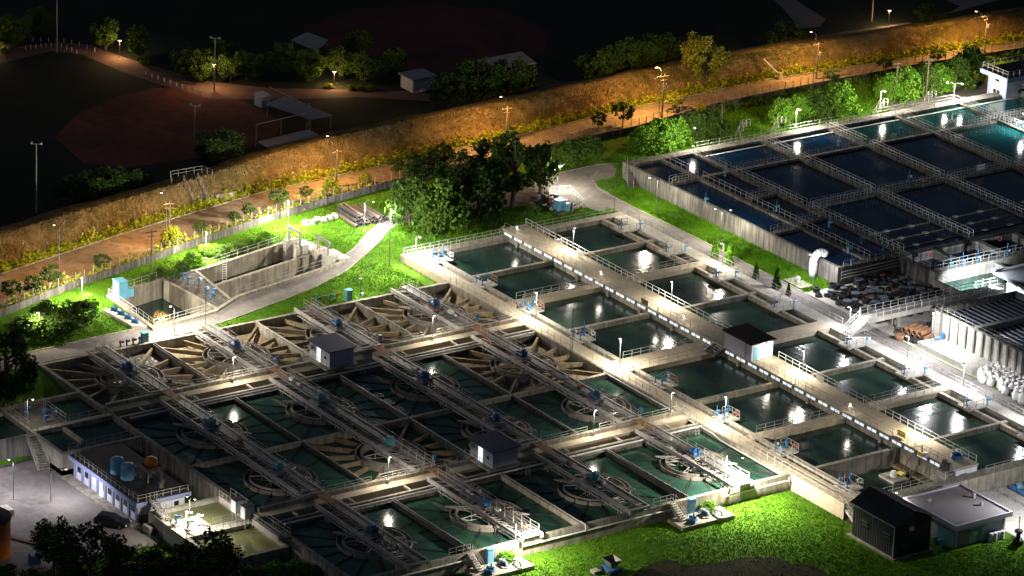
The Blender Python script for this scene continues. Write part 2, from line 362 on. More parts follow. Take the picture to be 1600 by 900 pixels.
# nudge rim points outward so a height step at a tank takes the height of the open ground
RC = np.zeros_like(RV); RN = np.zeros(len(RV))
for f, b_ in zip(rf, bad):
    if not b_:
        c_ = RV[list(f)].mean(0)
        for i in f: RC[i] += c_; RN[i] += 1
RQ = np.where(RN[:, None] > 0, RV+(RC/np.maximum(RN, 1)[:, None]-RV)*0.12, RV)
g = MB(); g.v = [(RV[i, 0], RV[i, 1], float(z)) for i, z in enumerate(gz(RQ[:, 0], RQ[:, 1]))]
g.f = [tuple(f) for f, b_ in zip(rf, bad) if not b_]
structure('ground', g, 'grass')

def strip(name, A, B, m, dz=0.03, zf=gz, step=3.0):
    """a sheet between two edge lines, laid dz above the ground"""
    def res(P, n):
        P = np.array(P, float); d = np.r_[0, np.cumsum(np.linalg.norm(np.diff(P, axis=0), axis=1))]
        t = np.linspace(0, d[-1], n); return np.stack([np.interp(t, d, P[:, 0]), np.interp(t, d, P[:, 1])], 1)
    L_ = np.linalg.norm(np.diff(np.array(A, float), axis=0), axis=1).sum(); n = max(2, int(L_/step))
    A, B = res(A, n), res(B, n); w = 5; b = MB()
    for i in range(n):
        for k in range(w):
            p = A[i]+(B[i]-A[i])*k/(w-1); b.v.append((p[0], p[1], float(zf(p[0], p[1]))+dz))
    for i in range(n-1):
        for k in range(w-1): q = i*w+k; b.f.append((q, q+w, q+w+1, q+1))
    return structure(name, b, m)
def patch(name, poly, m, dz=0.02, z=None):
    b = MB(); zz = [float(gz(x, y))+dz if z is None else z for x, y in poly]
    b.v = [(x, y, q) for (x, y), q in zip(poly, zz)]; b.f = [tuple(range(len(poly)))]
    return structure(name, b, m)
def gp(pts, z=-0.4): return [G(x, y, z)[:2] for x, y in pts]

YS = np.arange(-150, 300, 5.0)
# riverside road, embankment beyond it
strip('riverside_road', [(float(x_road_near(y)), y) for y in YS], [(float(x_road_far(y)), y) for y in YS], 'road_orange_lit', 0.03)
lb = MB(); prof = [(-0.6, -0.42), (-1.6, -0.15), (None, 1.2), (None, 2.5), (0, 2.95), (-1.2, 3.1), (-3.2, 3.0), (-8, -2.1)]
for y in YS:
    xf, xc = float(x_road_far(y)), float(x_crest(y))
    for i, (dx, z) in enumerate(prof):
        x = xf+dx if i < 2 else xf-1.6+(xc+0.6-xf+1.6)*(0.38 if i == 2 else 0.8) if dx is None else xc+dx
        lb.v.append((x+random.uniform(-.25, .25)*(1 < i < 6), float(y), z+random.uniform(-.22, .22)*(i > 1)))
for i in range(len(YS)-1):
    for k in range(len(prof)-1): q = i*len(prof)+k; lb.f.append((q, q+1, q+1+len(prof), q+len(prof)))
structure('embankment', lb, 'levee_soil', True)
def levee_z(x, y):
    xf, xc = x_road_far(y), x_crest(y); a = (xf-1.6-x)/(xf-1.6-xc-0.6+1e-6)
    return np.interp(a, [0, .38, .8, 1.0, 1.25], [-0.15, 1.2, 2.5, 2.95, 3.1])
n = 90000
y = RNG.uniform(-95, 190, n); a = RNG.uniform(-0.02, 1.22, n); x = x_road_far(y)-1.6-a*(x_road_far(y)-1.6-x_crest(y)-0.6)
kk = (np.sin(x*0.9+3*np.sin(y*0.13))*np.sin(y*0.41+1.3)+np.sin(y*0.17+x*0.3))*0.5+RNG.normal(0, 0.45, n) > -0.55; x, y = x[kk], y[kk]
me = np_mesh('dry_grass', tufts(np.stack([x, y], 1), levee_z(x, y)-0.05, 0.08, 0.46, 0.07, 1.2, 2), 3, 'straw')
o = bpy.data.objects.new('dry_grass', me); COL.objects.link(o); tag(o, 'dry brown grass and stubble covering the embankment face', 'grass', kind='stuff')
for q, (yy, fx) in enumerate(((-6.0, 0.5), (-3.5, 0.5), (-1.0, 0.45), (30, 0.5), (52, 0.5), (76, 0.5))):
    xa = float(x_road_near(yy)*fx+x_road_far(yy)*(1-fx)); patch('road_marking', [(xa-0.12, yy-0.8), (xa+0.12, yy-0.8), (xa+0.05, yy+0.9), (xa-0.2, yy+0.9)], 'white_paint', z=-0.364)
# kerb of the riverside road
kb = MB()
for y0, y1 in zip(YS[:-1], YS[1:]):
    kb.beam((float(x_road_far(y0))-0.35, y0, -0.22), (float(x_road_far(y1))-0.35, y1, -0.22), 0.3, 0.25)
structure('kerb', kb, 'concrete')

# service road beside the clarifiers and the road round the filters
UP = gp([(-60, 572), (30, 553), (72, 545), (150, 527), (240, 509), (300, 493), (345, 477), (400, 455), (470, 432), (520, 413), (552, 390), (575, 365), (592, 350), (610, 335), (660, 318), (760, 304), (850, 276), (930, 258), (966, 256)])
LO = gp([(-60, 594), (40, 574), (70, 566), (150, 551.5), (240, 533), (300, 519), (360, 500), (430, 474), (490, 450), (540, 424), (575, 395), (595, 375), (607, 360), (622, 349), (680, 336), (770, 324), (850, 320), (905, 322), (945, 332)])
strip('service_road', UP, LO, 'asphalt_worn', 0.03)
RR = gp([(966, 258), (935, 268), (924, 280), (935, 295), (1000, 330)])
RR = RR[1:] + [(-10, 38.7), (15, 38.7), (40, 38.7), (90, 38.7), (150, 38.7)]
RL = [(-31, 31.5), (-29, 33), (-25, 34.6), (-20.5, 35.3), (-10, 35.3), (15, 35.3), (40, 35.3), (90, 35.3), (150, 35.3)]
strip('filter_road', RR, RL, 'asphalt_worn', 0.036)
kb = MB()
for P_ in (UP, LO[:14], RR):
    for p, q in zip(P_[:-1], P_[1:]):
        kb.beam((*p, float(gz(*p))+0.12), (*q, float(gz(*q))+0.12), 0.22, 0.3)
structure('kerb', kb, 'concrete')
# stock yard, pump yard, office yard, aprons
patch('stock_yard', [(22.3, 39.0), (46, 39.0), (46, 62), (22.3, 62)], 'concrete_pale', 0.02)
patch('loading_apron', [(46, 39.0), (62, 39.0), (62, 44), (46, 44)], 'concrete_pale', 0.024)
strip('pump_yard', [(90.6, 9.8), (106, 9.8)], [(90.6, 34.5), (106, 34.5)], 'concrete_pale', 0.03)
strip('office_yard', [(13, -118), (13, -89.4)], [(49, -118), (49, -88.9)], 'asphalt_worn', 0.03)
strip('office_yard', [(42.9, -88.7), (42.9, -76.9)], [(49, -88.7), (43.4, -76.9)], 'asphalt', 0.034)
patch('forecourt', [(-46, 108), (-34.6, 108), (-34.6, 140), (-46, 140)], 'asphalt_worn', 0.02)
soil = [(x+0.5*math.sin(i*2.1), y+0.5*math.cos(i*3.3)) for i, (x, y) in enumerate(gp([(985, 900), (1000, 886), (1040, 876), (1080, 883), (1120, 878), (1165, 872), (1210, 872), (1240, 880), (1270, 884), (1290, 894), (1300, 905), (1180, 930), (980, 930)], -2.3))]
patch('bare_soil', soil, 'soil', 0.03)
# riverside park beyond the embankment
PZ = -2.0
strip('park_lawn', [(-400, y) for y in YS], [(float(x_crest(y))-7.6, y) for y in YS], 'park_grass_unlit', 0.012, zf=lambda x, y: PZ)  # dark sheet over the ground, painted for the unlit park
def ppatch(name, px, m, dz): return patch(name, gp(px, PZ), m, z=PZ+dz)
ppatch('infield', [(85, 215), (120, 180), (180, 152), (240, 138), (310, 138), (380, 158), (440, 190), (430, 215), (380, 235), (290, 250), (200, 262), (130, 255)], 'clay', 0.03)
ppatch('infield', [(470, 45), (560, 15), (680, 5), (800, 20), (860, 50), (850, 85), (760, 105), (640, 110), (520, 85)], 'clay_unlit', 0.03)
ppatch('park_path', [(-40, 92), (40, 72), (90, 66), (140, 70), (200, 92), (270, 112), (330, 128), (420, 138), (540, 140), (640, 143), (700, 150), (700, 160), (560, 152), (440, 156), (330, 155), (250, 132), (190, 112), (130, 86), (80, 80), (30, 92), (-40, 112)], 'path_brick', 0.035)
ppatch('park_path', [(780, 160), (860, 132), (1000, 112), (1200, 68), (1330, 48), (1420, 35), (1440, 42), (1330, 60), (1200, 82), (1000, 135), (860, 160)], 'asphalt', 0.03)
ppatch('park_path', [(1200, -10), (1235, -5), (1290, 30), (1280, 42), (1250, 45), (1225, 15)], 'asphalt_worn', 0.03)
ppatch('park_path', [(1430, -20), (1500, 10), (1480, 22), (1560, 0), (1560, -25)], 'asphalt_worn', 0.03)
ppatch('park_path', [(400, 258), (600, 205), (830, 165), (830, 185), (600, 228), (420, 275)], 'asphalt', 0.03)

# ---------------------------------------------------------------- grass you can see blades of
def grass(name, poly, n, m, h0, h1, w, label, excl=(), lean=0.6, blades=3):
    P = np.array(poly); lo, hi = P.min(0), P.max(0)
    Q = RNG.uniform(lo, hi, (n, 2)); k = inside(Q, poly)
    for e in excl: k &= ~inside(Q+RNG.normal(0, 0.6 if e is soil else 0.0, Q.shape), e) | (RNG.random(len(Q)) < (0.16 if e is soil else 0.0))
    Q = Q[k]; me = np_mesh(name, tufts(Q, gz(Q[:, 0], Q[:, 1]), h0, h1, w, lean, blades), 3, m)
    o = bpy.data.objects.new(name, me); COL.objects.link(o); return tag(o, label, 'grass', kind='stuff')
ROADP = UP+LO[::-1]
near_wall = [(77.1, -80), (77.1, -7), (90, -7), (92, -10), (102.8, -10), (102.8, -0.6), (104, -0.6), (104, 10), (118, 10), (118, -80)]
grass('grass', near_wall, 75000, 'grass_blade', 0.06, 0.26, 0.045, 'bright green rough grass below the clarifier wall', [soil])
grass('grass', [(-7.1, -76), (-7.1, -7), (-20.6, -7), (-20.6, 34), (-36, 34), (-47, 12), (-44, -12), (-30, -62), (-20, -76)], 42000, 'grass_blade', 0.1, 0.34, 0.05,
      'mown green grass either side of the service road above the clarifiers', [ROADP, INLET])
grass('grass', [(-33, 39.2), (22, 39.2), (22, 45), (-35, 45), (-35.5, 41)], 12000, 'grass_blade', 0.1, 0.4, 0.05, 'green verge below the basin wall beside the filter road')
grass('grass', [(-34.6, 47), (-34.6, 130), (-56, 130), (-56, 78), (-51, 60), (-43, 48)], 24000, 'grass_blade', 0.1, 0.4, 0.06, 'green bank between the basins and the boundary wall', [[(-46, 108), (-34.6, 108), (-34.6, 140), (-46, 140)]])
grass('grass', [(4.6, -91), (15, -91), (16, -100), (4, -100)], 2500, 'grass_blade', 0.1, 0.35, 0.05, 'small green lawn below the settling tanks at the office yard')
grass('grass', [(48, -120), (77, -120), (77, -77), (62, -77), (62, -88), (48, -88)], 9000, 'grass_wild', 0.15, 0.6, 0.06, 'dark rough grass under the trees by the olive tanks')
# ---------------------------------------------------------------- clarifier block: 4 x 4 square cells
CYS = [-76.2, -58.45, -41.1, -23.8, -7.15]            # partition lines across
ROWS = [(-6.4, 11.6), (16.9, 34.4), (35.0, 52.4), (57.7, 76.4)]
CW = -0.85                                            # water level
cb = thing('clarifier_block', 'concrete block of sixteen square clarifier cells below the service road', 'tank block', (35, -41, -4.4))
def part(name, m, parent, *boxes):
    b = MB()
    for q in boxes: b.box(*q)
    return b.build(name, m, parent)
part('floor', 'mud', cb, (-7, 77, -76.8, -6.9, -4.4, -4.2))
part('end_wall', 'concrete', cb, (-7, -6.4, -76.8, -6.95, -4.2, 0.0))
part('end_wall', 'concrete', cb, (76.4, 77.0, -76.8, -6.95, -4.2, 0.0))
part('side_wall', 'concrete_wall', cb, (-6.4, 76.4, -76.8, -76.2, -4.2, -0.004))
part('side_wall', 'concrete', cb, (-6.4, 76.4, -7.15, -6.92, -4.2, -0.004))
for j in (1, 2, 3):
    for i, (x0, x1) in enumerate(ROWS):
        y = CYS[j]; p = part('partition', 'concrete_dark' if i in (1, 2) else 'concrete', cb, (x0, x1, y-0.22, y+0.22, -4.2, -0.1 if i in (0, 3) else -0.3))
        MB().tube((x0, y+0.05, 0.0 if i in (0, 3) else -0.2), (x1, y+0.05, 0.0 if i in (0, 3) else -0.2), 0.09).build('pipe', 'steel', p)
part('partition', 'concrete', cb, (34.4, 35.0, -76.2, -7.15, -4.2, -0.22))
def cross_walk(w, lab):
    t = thing('channel_walkway', lab, 'walkway', (w-2.5, -41, -4.2))
    part('parapet', 'concrete', t, (w-5.0, w-4.45, -76.2, -7.15, -4.2, 0.62))
    part('deck', 'deck', t, (w-4.45, w-2.9, -76.2, -7.15, -4.2, 0.05))
    part('channel_floor', 'concrete_dark', t, (w-2.9, w-1.15, -76.2, -7.15, -4.2, -1.3))
    part('channel_beam', 'concrete', t, (w-1.15, w-0.72, -76.2, -7.15, -4.2, 0.0))
    part('ledge', 'concrete_dark', t, (w-0.72, w+0.2, -76.2, -7.15, -4.2, -0.45))
    MB().tube((w, -75, -0.08), (w, -7.3, -0.08), 0.13, k=8).build('pipe', 'white_paint', t)
    tm = MB().box(-0.95, 0.95, -0.16, 0.16, -0.22, -0.03).mesh('tie_beam', 'concrete')
    for y in np.arange(-72, -9, 8.65): sub('tie_beam', tm, t, (0.5, y+41, 4.2))
    bm_ = MB().box(-0.35, 0.2, -0.05, 0.05, -0.12, 0.0).mesh('bracket', 'steel')
    for y in np.arange(-74, -8, 3.3): sub('bracket', bm_, t, (2.45, y+41, 4.05))
    return t
cross_walk(16.6, 'concrete channel walkway between the drained cells and the second clarifier row')
cross_walk(57.4, 'concrete channel walkway between the third and fourth clarifier rows')
for w, nm in ((16.6, 'upper'), (57.4, 'lower')):
    for k, (a, b) in enumerate(zip([-75.5, -57.5, -37, -21.5], [-58.8, -43, -23.6, -8])):
        railing([(w-4.6, a, 0.62), (w-4.6, b, 0.62)], f'railing on the {nm} channel walkway parapet, {ORD[k]} run from the office end', h=0.85, step=2.2, group='channel walkway railings')
DRY = {(0, 1), (0, 2), (0, 3), (1, 3)}; LOW = {(0, 0), (2, 1)}
for i, (x0, x1) in enumerate(ROWS):
    for j in range(4):
        y0, y1 = CYS[j]+0.22, CYS[j+1]-0.22
        if j == 0: y0 = CYS[0]
        if j == 3: y1 = CYS[4]
        if (i, j) in DRY:
            xc, yc = (x0+x1)/2, (y0+y1)/2; b = MB()           # sloped dry floor
            n0 = 16
            for k in range(n0):
                t = 2*math.pi*k/n0; c_, s_ = math.cos(t), math.sin(t); q = min((x1-x0)/2/max(abs(c_), 1e-6), (y1-y0)/2/max(abs(s_), 1e-6))
                b.v += [(xc+c_*q, yc+s_*q, -1.35), (xc+c_*4.5, yc+s_*4.5, -2.2)]
            for k in range(n0): q = (k+1) % n0; b.f.append((2*k, 2*q, 2*q+1, 2*k+1))
            b.f.append(tuple(2*k+1 for k in range(n0)))
            structure('tank_floor', b, 'mud')
        else:
            cw = -1.25 if (i, j) in LOW else CW
            b = MB().quad((x0, y0, cw), (x1, y0, cw), (x1, y1, cw), (x0, y1, cw))
            structure('water', b, 'water_sparkle' if (i, j) == (0, 0) else 'water_clar')

# reaction drums with their radial launders
RO, RI = 4.9, 4.15
COLN = ['office-side', 'second', 'third', 'filter-side']
ROWN = ['top row by the service road', 'second row', 'third row', 'bottom row by the grass']
seg_me, fr_me = {}, {}
for dry in (0, 1):
    h = 1.5 if dry else 0.75
    a = math.radians(10.2)
    seg_me[dry] = MB().lathe([(RO-0.09, -0.34-h), (RO+0.02, -0.34-h), (RO+0.02, -0.34), (RO-0.09, -0.34), (RO-0.09, -0.34-h)], k=5, a0=-a, a1=a).mesh('ring_segment', 'ring_grey')
    fr_me[dry] = MB().lathe([(RI-0.1, -1.5), (RI+0.05, -1.5), (RI+0.05, -0.22), (RI-0.1, -0.22), (RI-0.1, -1.5)], k=40).mesh('inner_ring', 'ring_grey')
tr = MB()
for k in range(6):
    t = math.pi*k/3+0.35; c_, s_ = math.cos(t), math.sin(t)
    tr.tube((0.5*c_, 0.5*s_, 0.0), (RI*c_, RI*s_, -0.25), 0.07, k=5); tr.tube((0.5*c_, 0.5*s_, -0.9), (RI*c_, RI*s_, -0.6), 0.06, k=5)
    t2 = t+math.pi/3; q = 2.4
    tr.tube((q*c_, q*s_, -0.1), (q*math.cos(t2), q*math.sin(t2), -0.1), 0.06, k=5)
    tr.tube((q*c_, q*s_, -0.1), (q*c_, q*s_, -0.85), 0.06, k=5)
    tr.tube((q*c_, q*s_, -0.85), (RI*c_, RI*s_, -0.25), 0.05, k=5)
truss_me = tr.mesh('frame', 'steel')
arm = MB()
for s_ in (-0.5, 0.5):
    arm.tube((0.3, s_, 0.35), (5.6, s_*0.2, 0.1), 0.055, k=5); arm.tube((0.3, s_, -0.3), (5.6, s_*0.2, 0.1), 0.055, k=5)
    for q in (1.4, 2.6, 3.8): arm.tube((q, s_*(1-q/7), 0.35-q*0.045), (q+0.6, s_*(1-q/7), -0.3+q*0.07), 0.045, k=4)
arm_me = arm.mesh('scraper_arm', 'steel')
shaft_me = MB().tube((0, 0, -4.0), (0, 0, 0.4), 0.35, k=10).mesh('shaft', 'steel_dark')
def ray_len(x0, x1, y0, y1, xc, yc, t):
    c_, s_ = math.cos(t), math.sin(t)
    return min(((x1-xc) if c_ > 0 else (x0-xc))/c_ if abs(c_) > 1e-6 else 99, ((y1-yc) if s_ > 0 else (y0-yc))/s_ if abs(s_) > 1e-6 else 99)
lau_cache = {}
for i, (x0, x1) in enumerate(ROWS):
    for j in range(4):
        y0, y1 = CYS[j]+0.22, CYS[j+1]-0.22; xc, yc = (x0+x1)/2, (y0+y1)/2; dry = (i, j) in DRY or (i, j) in LOW
        t = thing('reaction_drum', f'ringed reaction drum with radial launders, {COLN[j]} cell of the {ROWN[i]}', 'clarifier drum', (xc, yc, -1.2), group='clarifier reaction drums')
        for k in range(16): sub('ring_segment', seg_me[int(dry)], t, (0, 0, 1.2), math.radians(11.25+22.5*k))
        sub('inner_ring', fr_me[int(dry)], t, (0, 0, 1.2)); sub('frame', truss_me, t, (0, 0, 1.2), random.uniform(0, 1)); sub('shaft', shaft_me, t, (0, 0, 1.2))
        ra = random.uniform(0.2, 0.9); sub('scraper_arm', arm_me, t, (0, 0, 1.2), ra); sub('scraper_arm', arm_me, t, (0, 0, 1.2), ra+math.pi)
        for k in range(16):
            a = math.radians(22.5*k); L_ = ray_len(x0, x1, y0, y1, xc, yc, a)-0.05
            key = (round(L_, 2), dry)
            if key not in lau_cache:
                w, hh, zt = (0.17, 0.62, -0.5) if dry else (0.14, 0.5, -0.79)
                b = MB().beam((RO+0.04, 0, zt), (L_, 0, zt), 2*w, hh) if dry else MB().beam((RO+0.04, -w, zt), (L_, -w, zt), 0.10, hh).beam((RO+0.04, w, zt), (L_, w, zt), 0.10, hh).beam((RO+0.04, 0, zt-hh+0.02), (L_, 0, zt-hh+0.02), 2*w, 0.1)
                lau_cache[key] = b.mesh('launder', 'launder_tan' if dry else 'wet_dark')
            sub('launder', lau_cache[key], t, (0, 0, 1.2), a)

# bridges carrying the scraper drives
DIAG = MB().beam((0, -1.55, 0.5), (1.5, -0.2, 0.5), 0.06, 0.07).mesh('lattice_bar', 'steel'); DIAG2 = MB().beam((0, -1.66, 0.2), (1.5, -1.66, -0.28), 0.08, 0.08).mesh('lattice_bar', 'steel'); CHORD = {}
TIE = MB().beam((0, -1.55, 0.62), (0.2, -0.2, 0.62), 0.14, 0.12).mesh('cross_tie', 'steel_dark')
def bridge(x0, x1, yc, label, drives, end_white=False):
    L_ = x1-x0; t = thing('scraper_bridge', label, 'bridge', (x0, yc, 0), group='scraper bridges')
    for s_ in (-1.65, 1.55):
        g_ = MB().beam((0, s_, 0.72), (L_, s_, 0.72), 0.2, 0.10).beam((0, s_, 0.62), (L_, s_, 0.62), 0.08, 0.36).beam((0, s_, 0.26), (L_, s_, 0.26), 0.2, 0.09)
        g_.build('girder', 'steel', t, local=True)
    ends = [2.2, L_-3.2] + ([L_/2-1.6] if L_ > 25 else [])
    for q in ends:
        for s_ in (-1.65, 1.55):
            st = MB(); st.tube((q, s_, 0.3), (q+0.5, s_, -0.9), 0.06, k=5); st.tube((q+1.0, s_, 0.3), (q+1.0, s_, -1.0), 0.07, k=5); st.tube((q+2.0, s_, 0.3), (q+1.4, s_, -0.7), 0.06, k=5); st.build('hanger', 'steel', t, local=True)
    dk = MB().box(0.2, L_-0.3, -0.15, 1.25, 0.66, 0.70)
    dk.beam((0.2, -0.15, 0.78), (L_-0.3, -0.15, 0.78), 0.07, 0.16).beam((0.2, 1.25, 0.78), (L_-0.3, 1.25, 0.78), 0.07, 0.16)
    dk.build('deck', 'steel_dark', t, local=True)
    for k in range(int(L_//1.5)):
        q = 0.7+1.5*k; sub('cross_tie', TIE, t, (q, 0, 0)); sub('lattice_bar', DIAG, t, (q, 0, 0)); sub('lattice_bar', DIAG2, t, (q, 0, 0))
    for q, yy in enumerate((-0.6,)): MB().tube((0.5, yy, 0.78), (L_-1.0, yy, 0.78), 0.06, k=5).build('conduit', 'steel_dark', t, local=True)
    MB().tube((0.3, -1.66, -0.3), (L_-0.6, -1.66, -0.3), 0.07, k=5).build('lower_chord', 'steel', t, local=True)
    for q in drives: MB().box(q-1.2, q+1.2, -1.5, -0.17, 0.64, 0.69).build('grating', 'steel', t, local=True)
    WLOC[t.name] = (0, 0, 0)
    railing([(0.2, -0.12, 0.72), (L_-0.4, -0.12, 0.72)], '', h=1.05, step=1.9, parent=t, r=0.034); railing([(0.2, 1.22, 0.72), (L_-0.4, 1.22, 0.72)], '', h=1.05, step=1.9, parent=t, r=0.034)
    WLOC[t.name] = (x0, yc, 0)
    e = MB()
    for q in ((L_-0.15,) if not end_white else (L_-0.15,)):
        e.beam((q, -1.7, 0.75), (q, 1.6, 0.75), 0.28, 0.26).beam((q-1.1, -1.5, 0.72), (q-1.1, 1.4, 0.72), 0.22, 0.2)
        for s_ in (-1.6, 1.5): e.box(q-0.16, q+0.16, s_-0.16, s_+0.16, 0.02, 0.52)
    e.build('end_frame', 'white_paint' if end_white else 'steel', t, local=True)
    for q in drives:
        d = MB().box(q-0.9, q+0.9, -0.95, 0.75, 0.72, 0.98); d.build('drive_base', 'steel_dark', t, local=True)
        m = MB().lathe([(0.62, 0), (0.62, 0.55), (0.42, 0.62), (0.40, 0.9), (0.30, 1.0), (0, 1.0)], (q, -0.1, 0.98), k=14).box(q-0.95, q-0.55, -0.75, 0.35, 1.0, 1.55).tube((q+0.75, -0.1, 0.98), (q+0.75, -0.1, 1.95), 0.2, k=8)
        m.tube((q-0.6, -0.6, 1.3), (q+0.5, -0.6, 1.3), 0.22, k=8)
        m.build('drive_motor', random.choice(('blue_dark', 'blue_dark', 'blue_paint', 'teal')), t, local=True)
    for _ in range(random.randint(1, 4)):
        q = random.uniform(1.5, L_-2.5); w_, h_ = random.uniform(0.2, 0.5), random.uniform(0.15, 0.5); MB().box(q-w_, q+w_, 0.2, 0.2+w_*1.2, 0.705, 0.705+h_).build('deck_box', random.choice(('steel', 'rust', 'white_paint', 'steel_dark', 'concrete_pale')), t, local=True)
    q = random.uniform(2, L_-6); MB().path([(q, -1.2, 0.75), (q+1.5, -0.9, 0.72), (q+2.6, -1.3, 0.74), (q+4.0, -0.4, 0.76)], 0.07, k=5).build('hose', random.choice(('rubber', 'rust', 'orange_tank')), t, local=True)
    return t
for j in range(4):
    yc = (CYS[j]+CYS[j+1])/2
    bridge(-7.2, 11.6, yc, f'short steel scraper bridge over the {COLN[j]} cell of the {ROWN[0]}', [2.6+7.2])
    bridge(14.4, 52.4, yc, f'long steel scraper bridge over the {COLN[j]} cells of the middle two rows', [25.65-14.4, 43.7-14.4])
    bridge(55.2, 77.6, yc, f'steel scraper bridge over the {COLN[j]} cell of the {ROWN[3]}', [67.05-55.2], end_white=j in (1, 3))
# crossings between the bridge ends and the small control posts there
for w, nm in ((16.6, 'upper'), (57.4, 'lower')):
    for j in range(4):
        yc = (CYS[j]+CYS[j+1])/2+0.5
        MB().box(w-5.0, w-0.6, yc-0.7, yc+0.75, 0.64, 0.72).solo('gangway_plate', 'rust', f'reddish gangway plate across the {nm} channel walkway at its {ORD[j]} bridge from the office end', 'gangway', 'gangway plates')
        t = thing('control_post', f'small blue control post beside the {ORD[j]} gangway of the {nm} channel walkway', 'control post', (w-5.3, yc+1.0, 0.6), group='bridge control posts')
        MB().tube((0, 0, 0), (0, 0, 0.9), 0.06).build('stand', 'steel', t, local=True); MB().box(-0.2, 0.2, -0.25, 0.25, 0.9, 1.5).build('box', 'blue_paint', t, local=True)

# ---------------------------------------------------------------- control huts on the walkways
def hut(label, x0, x1, y0, y1, z0, z1, wall, roof, door_side='-y', name='control_hut'):
    t = thing(name, label, 'hut', ((x0+x1)/2, (y0+y1)/2, z0))
    MB().box(x0, x1, y0, y1, z0, z1).build('wall', wall, t)
    r = MB(); o = 0.35
    r.v = [(x0-o, y0-o, z1), (x1+o, y0-o, z1), (x1+o, y1+o, z1+0.12), (x0-o, y1+o, z1+0.12), (x0-o, y0-o, z1+0.16), (x1+o, y0-o, z1+0.16), (x1+o, y1+o, z1+0.28), (x0-o, y1+o, z1+0.28)]
    r.f = [(3,2,1,0),(4,5,6,7),(0,1,5,4),(1,2,6,5),(2,3,7,6),(3,0,4,7)]
    r.build('roof', roof, t); return t
for x0, nm in ((10.3, 'upper'), (51.7, 'lower')):
    t = hut(f'small lilac control hut with sky-tinted dark roof on the {nm} channel walkway', x0, x0+5.4, -42.2, -38.2, 0.7, 3.05, 'wall_lilac', 'roof_sky_tint')
    part('slab', 'concrete', t, (x0-0.4, x0+5.9, -43.0, -37.6, 0.45, 0.69))
    part('front_wall', 'wall_white', t, (x0+0.02, x0+5.38, -42.24, -42.19, 0.72, 3.0))
    d = MB().box(x0+2.0, x0+3.0, -42.29, -42.25, 0.74, 2.75).build('door', 'lit_door', t); part('jamb', 'wall_white', d, (x0+1.92, x0+2.0, -42.31, -42.24, 0.74, 2.8))
    part('window', 'glass_dark', t, (x0+4.0, x0+4.5, -42.28, -42.25, 1.7, 2.1)); part('air_conditioner', 'steel', t, (x0+0.4, x0+1.1, -42.75, -42.25, 2.1, 2.7))
    railing([(x0-0.3, -42.95, 0.69), (x0+5.8, -42.95, 0.69)], f'railing in front of the {nm} control hut door', h=1.0, step=1.2, group='hut railings')
# ---------------------------------------------------------------- rapid filter block
FW = -0.7
fb = thing('filter_block', 'concrete rapid filter block with two banks of square water tanks', 'tank block', (35, 14, -4.2))
part('floor', 'concrete_dark', fb, (-20.4, 90.5, -6.9, 34.8, -4.2, -4.0))
part('end_wall', 'concrete', fb, (-20.4, -18.6, -6.88, 34.8, -4.0, 0.0))
part('walkway', 'deck', fb, (-18.6, 88.5, -6.88, -4.25, -4.0, 0.02))
part('side_wall', 'concrete', fb, (-18.6, 88.0, -3.35, -2.55, -4.0, 0.06))
part('channel_floor', 'concrete_dark', fb, (-18.6, 88, -4.25, -3.35, -4.0, -1.2))
part('side_wall', 'concrete', fb, (-18.6, 88, 30.0, 30.6, -4.0, 0.0))
part('channel_floor', 'concrete_dark', fb, (-18.6, 88, 30.6, 32.4, -4.0, -1.4))
part('walkway', 'concrete_pale', fb, (-18.6, 90.4, 32.4, 34.8, -4.0, 0.02))
part('end_wall', 'concrete', fb, (88.5, 90.4, -2.5, 32.38, -4.0, 0.0))
XL = [-18.6, -7.0, 5.3, 18.5, 31.6]; XL2 = [36.2, 49.7, 64.2, 76.9, 88.5]
def tankrow(y0, y1, xs, wet, nm):
    for k, (a, b) in enumerate(zip(xs[:-1], xs[1:])):
        z = FW if wet[k] else -2.6
        structure('water', MB().quad((a, y0, z), (b, y0, z), (b, y1, z), (a, y1, z)), 'water_filter')
tankrow(-2.55, 12.2, XL, (1, 1, 1, 1), 'near'); tankrow(-2.55, 12.2, XL2, (1, 1, 1, 0), 'near')
tankrow(16.2, 30.0, [-18.6, -7.0, 5.1, 19.2, 33.5], (1, 1, 1, 1), 'far'); tankrow(16.2, 30.0, [36.4, 49.9, 63.2, 77.1, 88.5], (1, 1, 1, 1), 'far')
for x in (-7.0, 18.5, 49.7, 76.9): part('cross_wall', 'concrete', fb, (x-0.32, x+0.32, -3.3, 12.2, -4.0, 0.03))
for x in (-7.0, 19.2, 49.9, 77.1): part('cross_wall', 'concrete', fb, (x-0.32, x+0.32, 16.2, 31.5, -4.0, 0.03))
for x, w in ((5.3, 0.9), (64.2, 0.9)): part('cross_walkway', 'deck', fb, (x-w, x+w, -4.2, 12.2, -4.0, 0.04))
for x, w in ((5.1, 0.9), (63.2, 0.9)): part('cross_walkway', 'deck', fb, (x-w, x+w, 16.2, 32.4, -4.0, 0.04))
part('middle_platform', 'deck', fb, (31.6, 36.2, -4.2, 12.2, -4.0, 0.03)); part('middle_platform', 'deck', fb, (33.5, 36.4, 16.2, 32.38, -4.0, 0.03))
# joints between the grid slabs of the middle platform
for k in range(5): part('slab_joint', 'concrete_dark', fb, (31.7, 36.1, 3.0+1.8*k, 3.06+1.8*k, 0.03, 0.036))
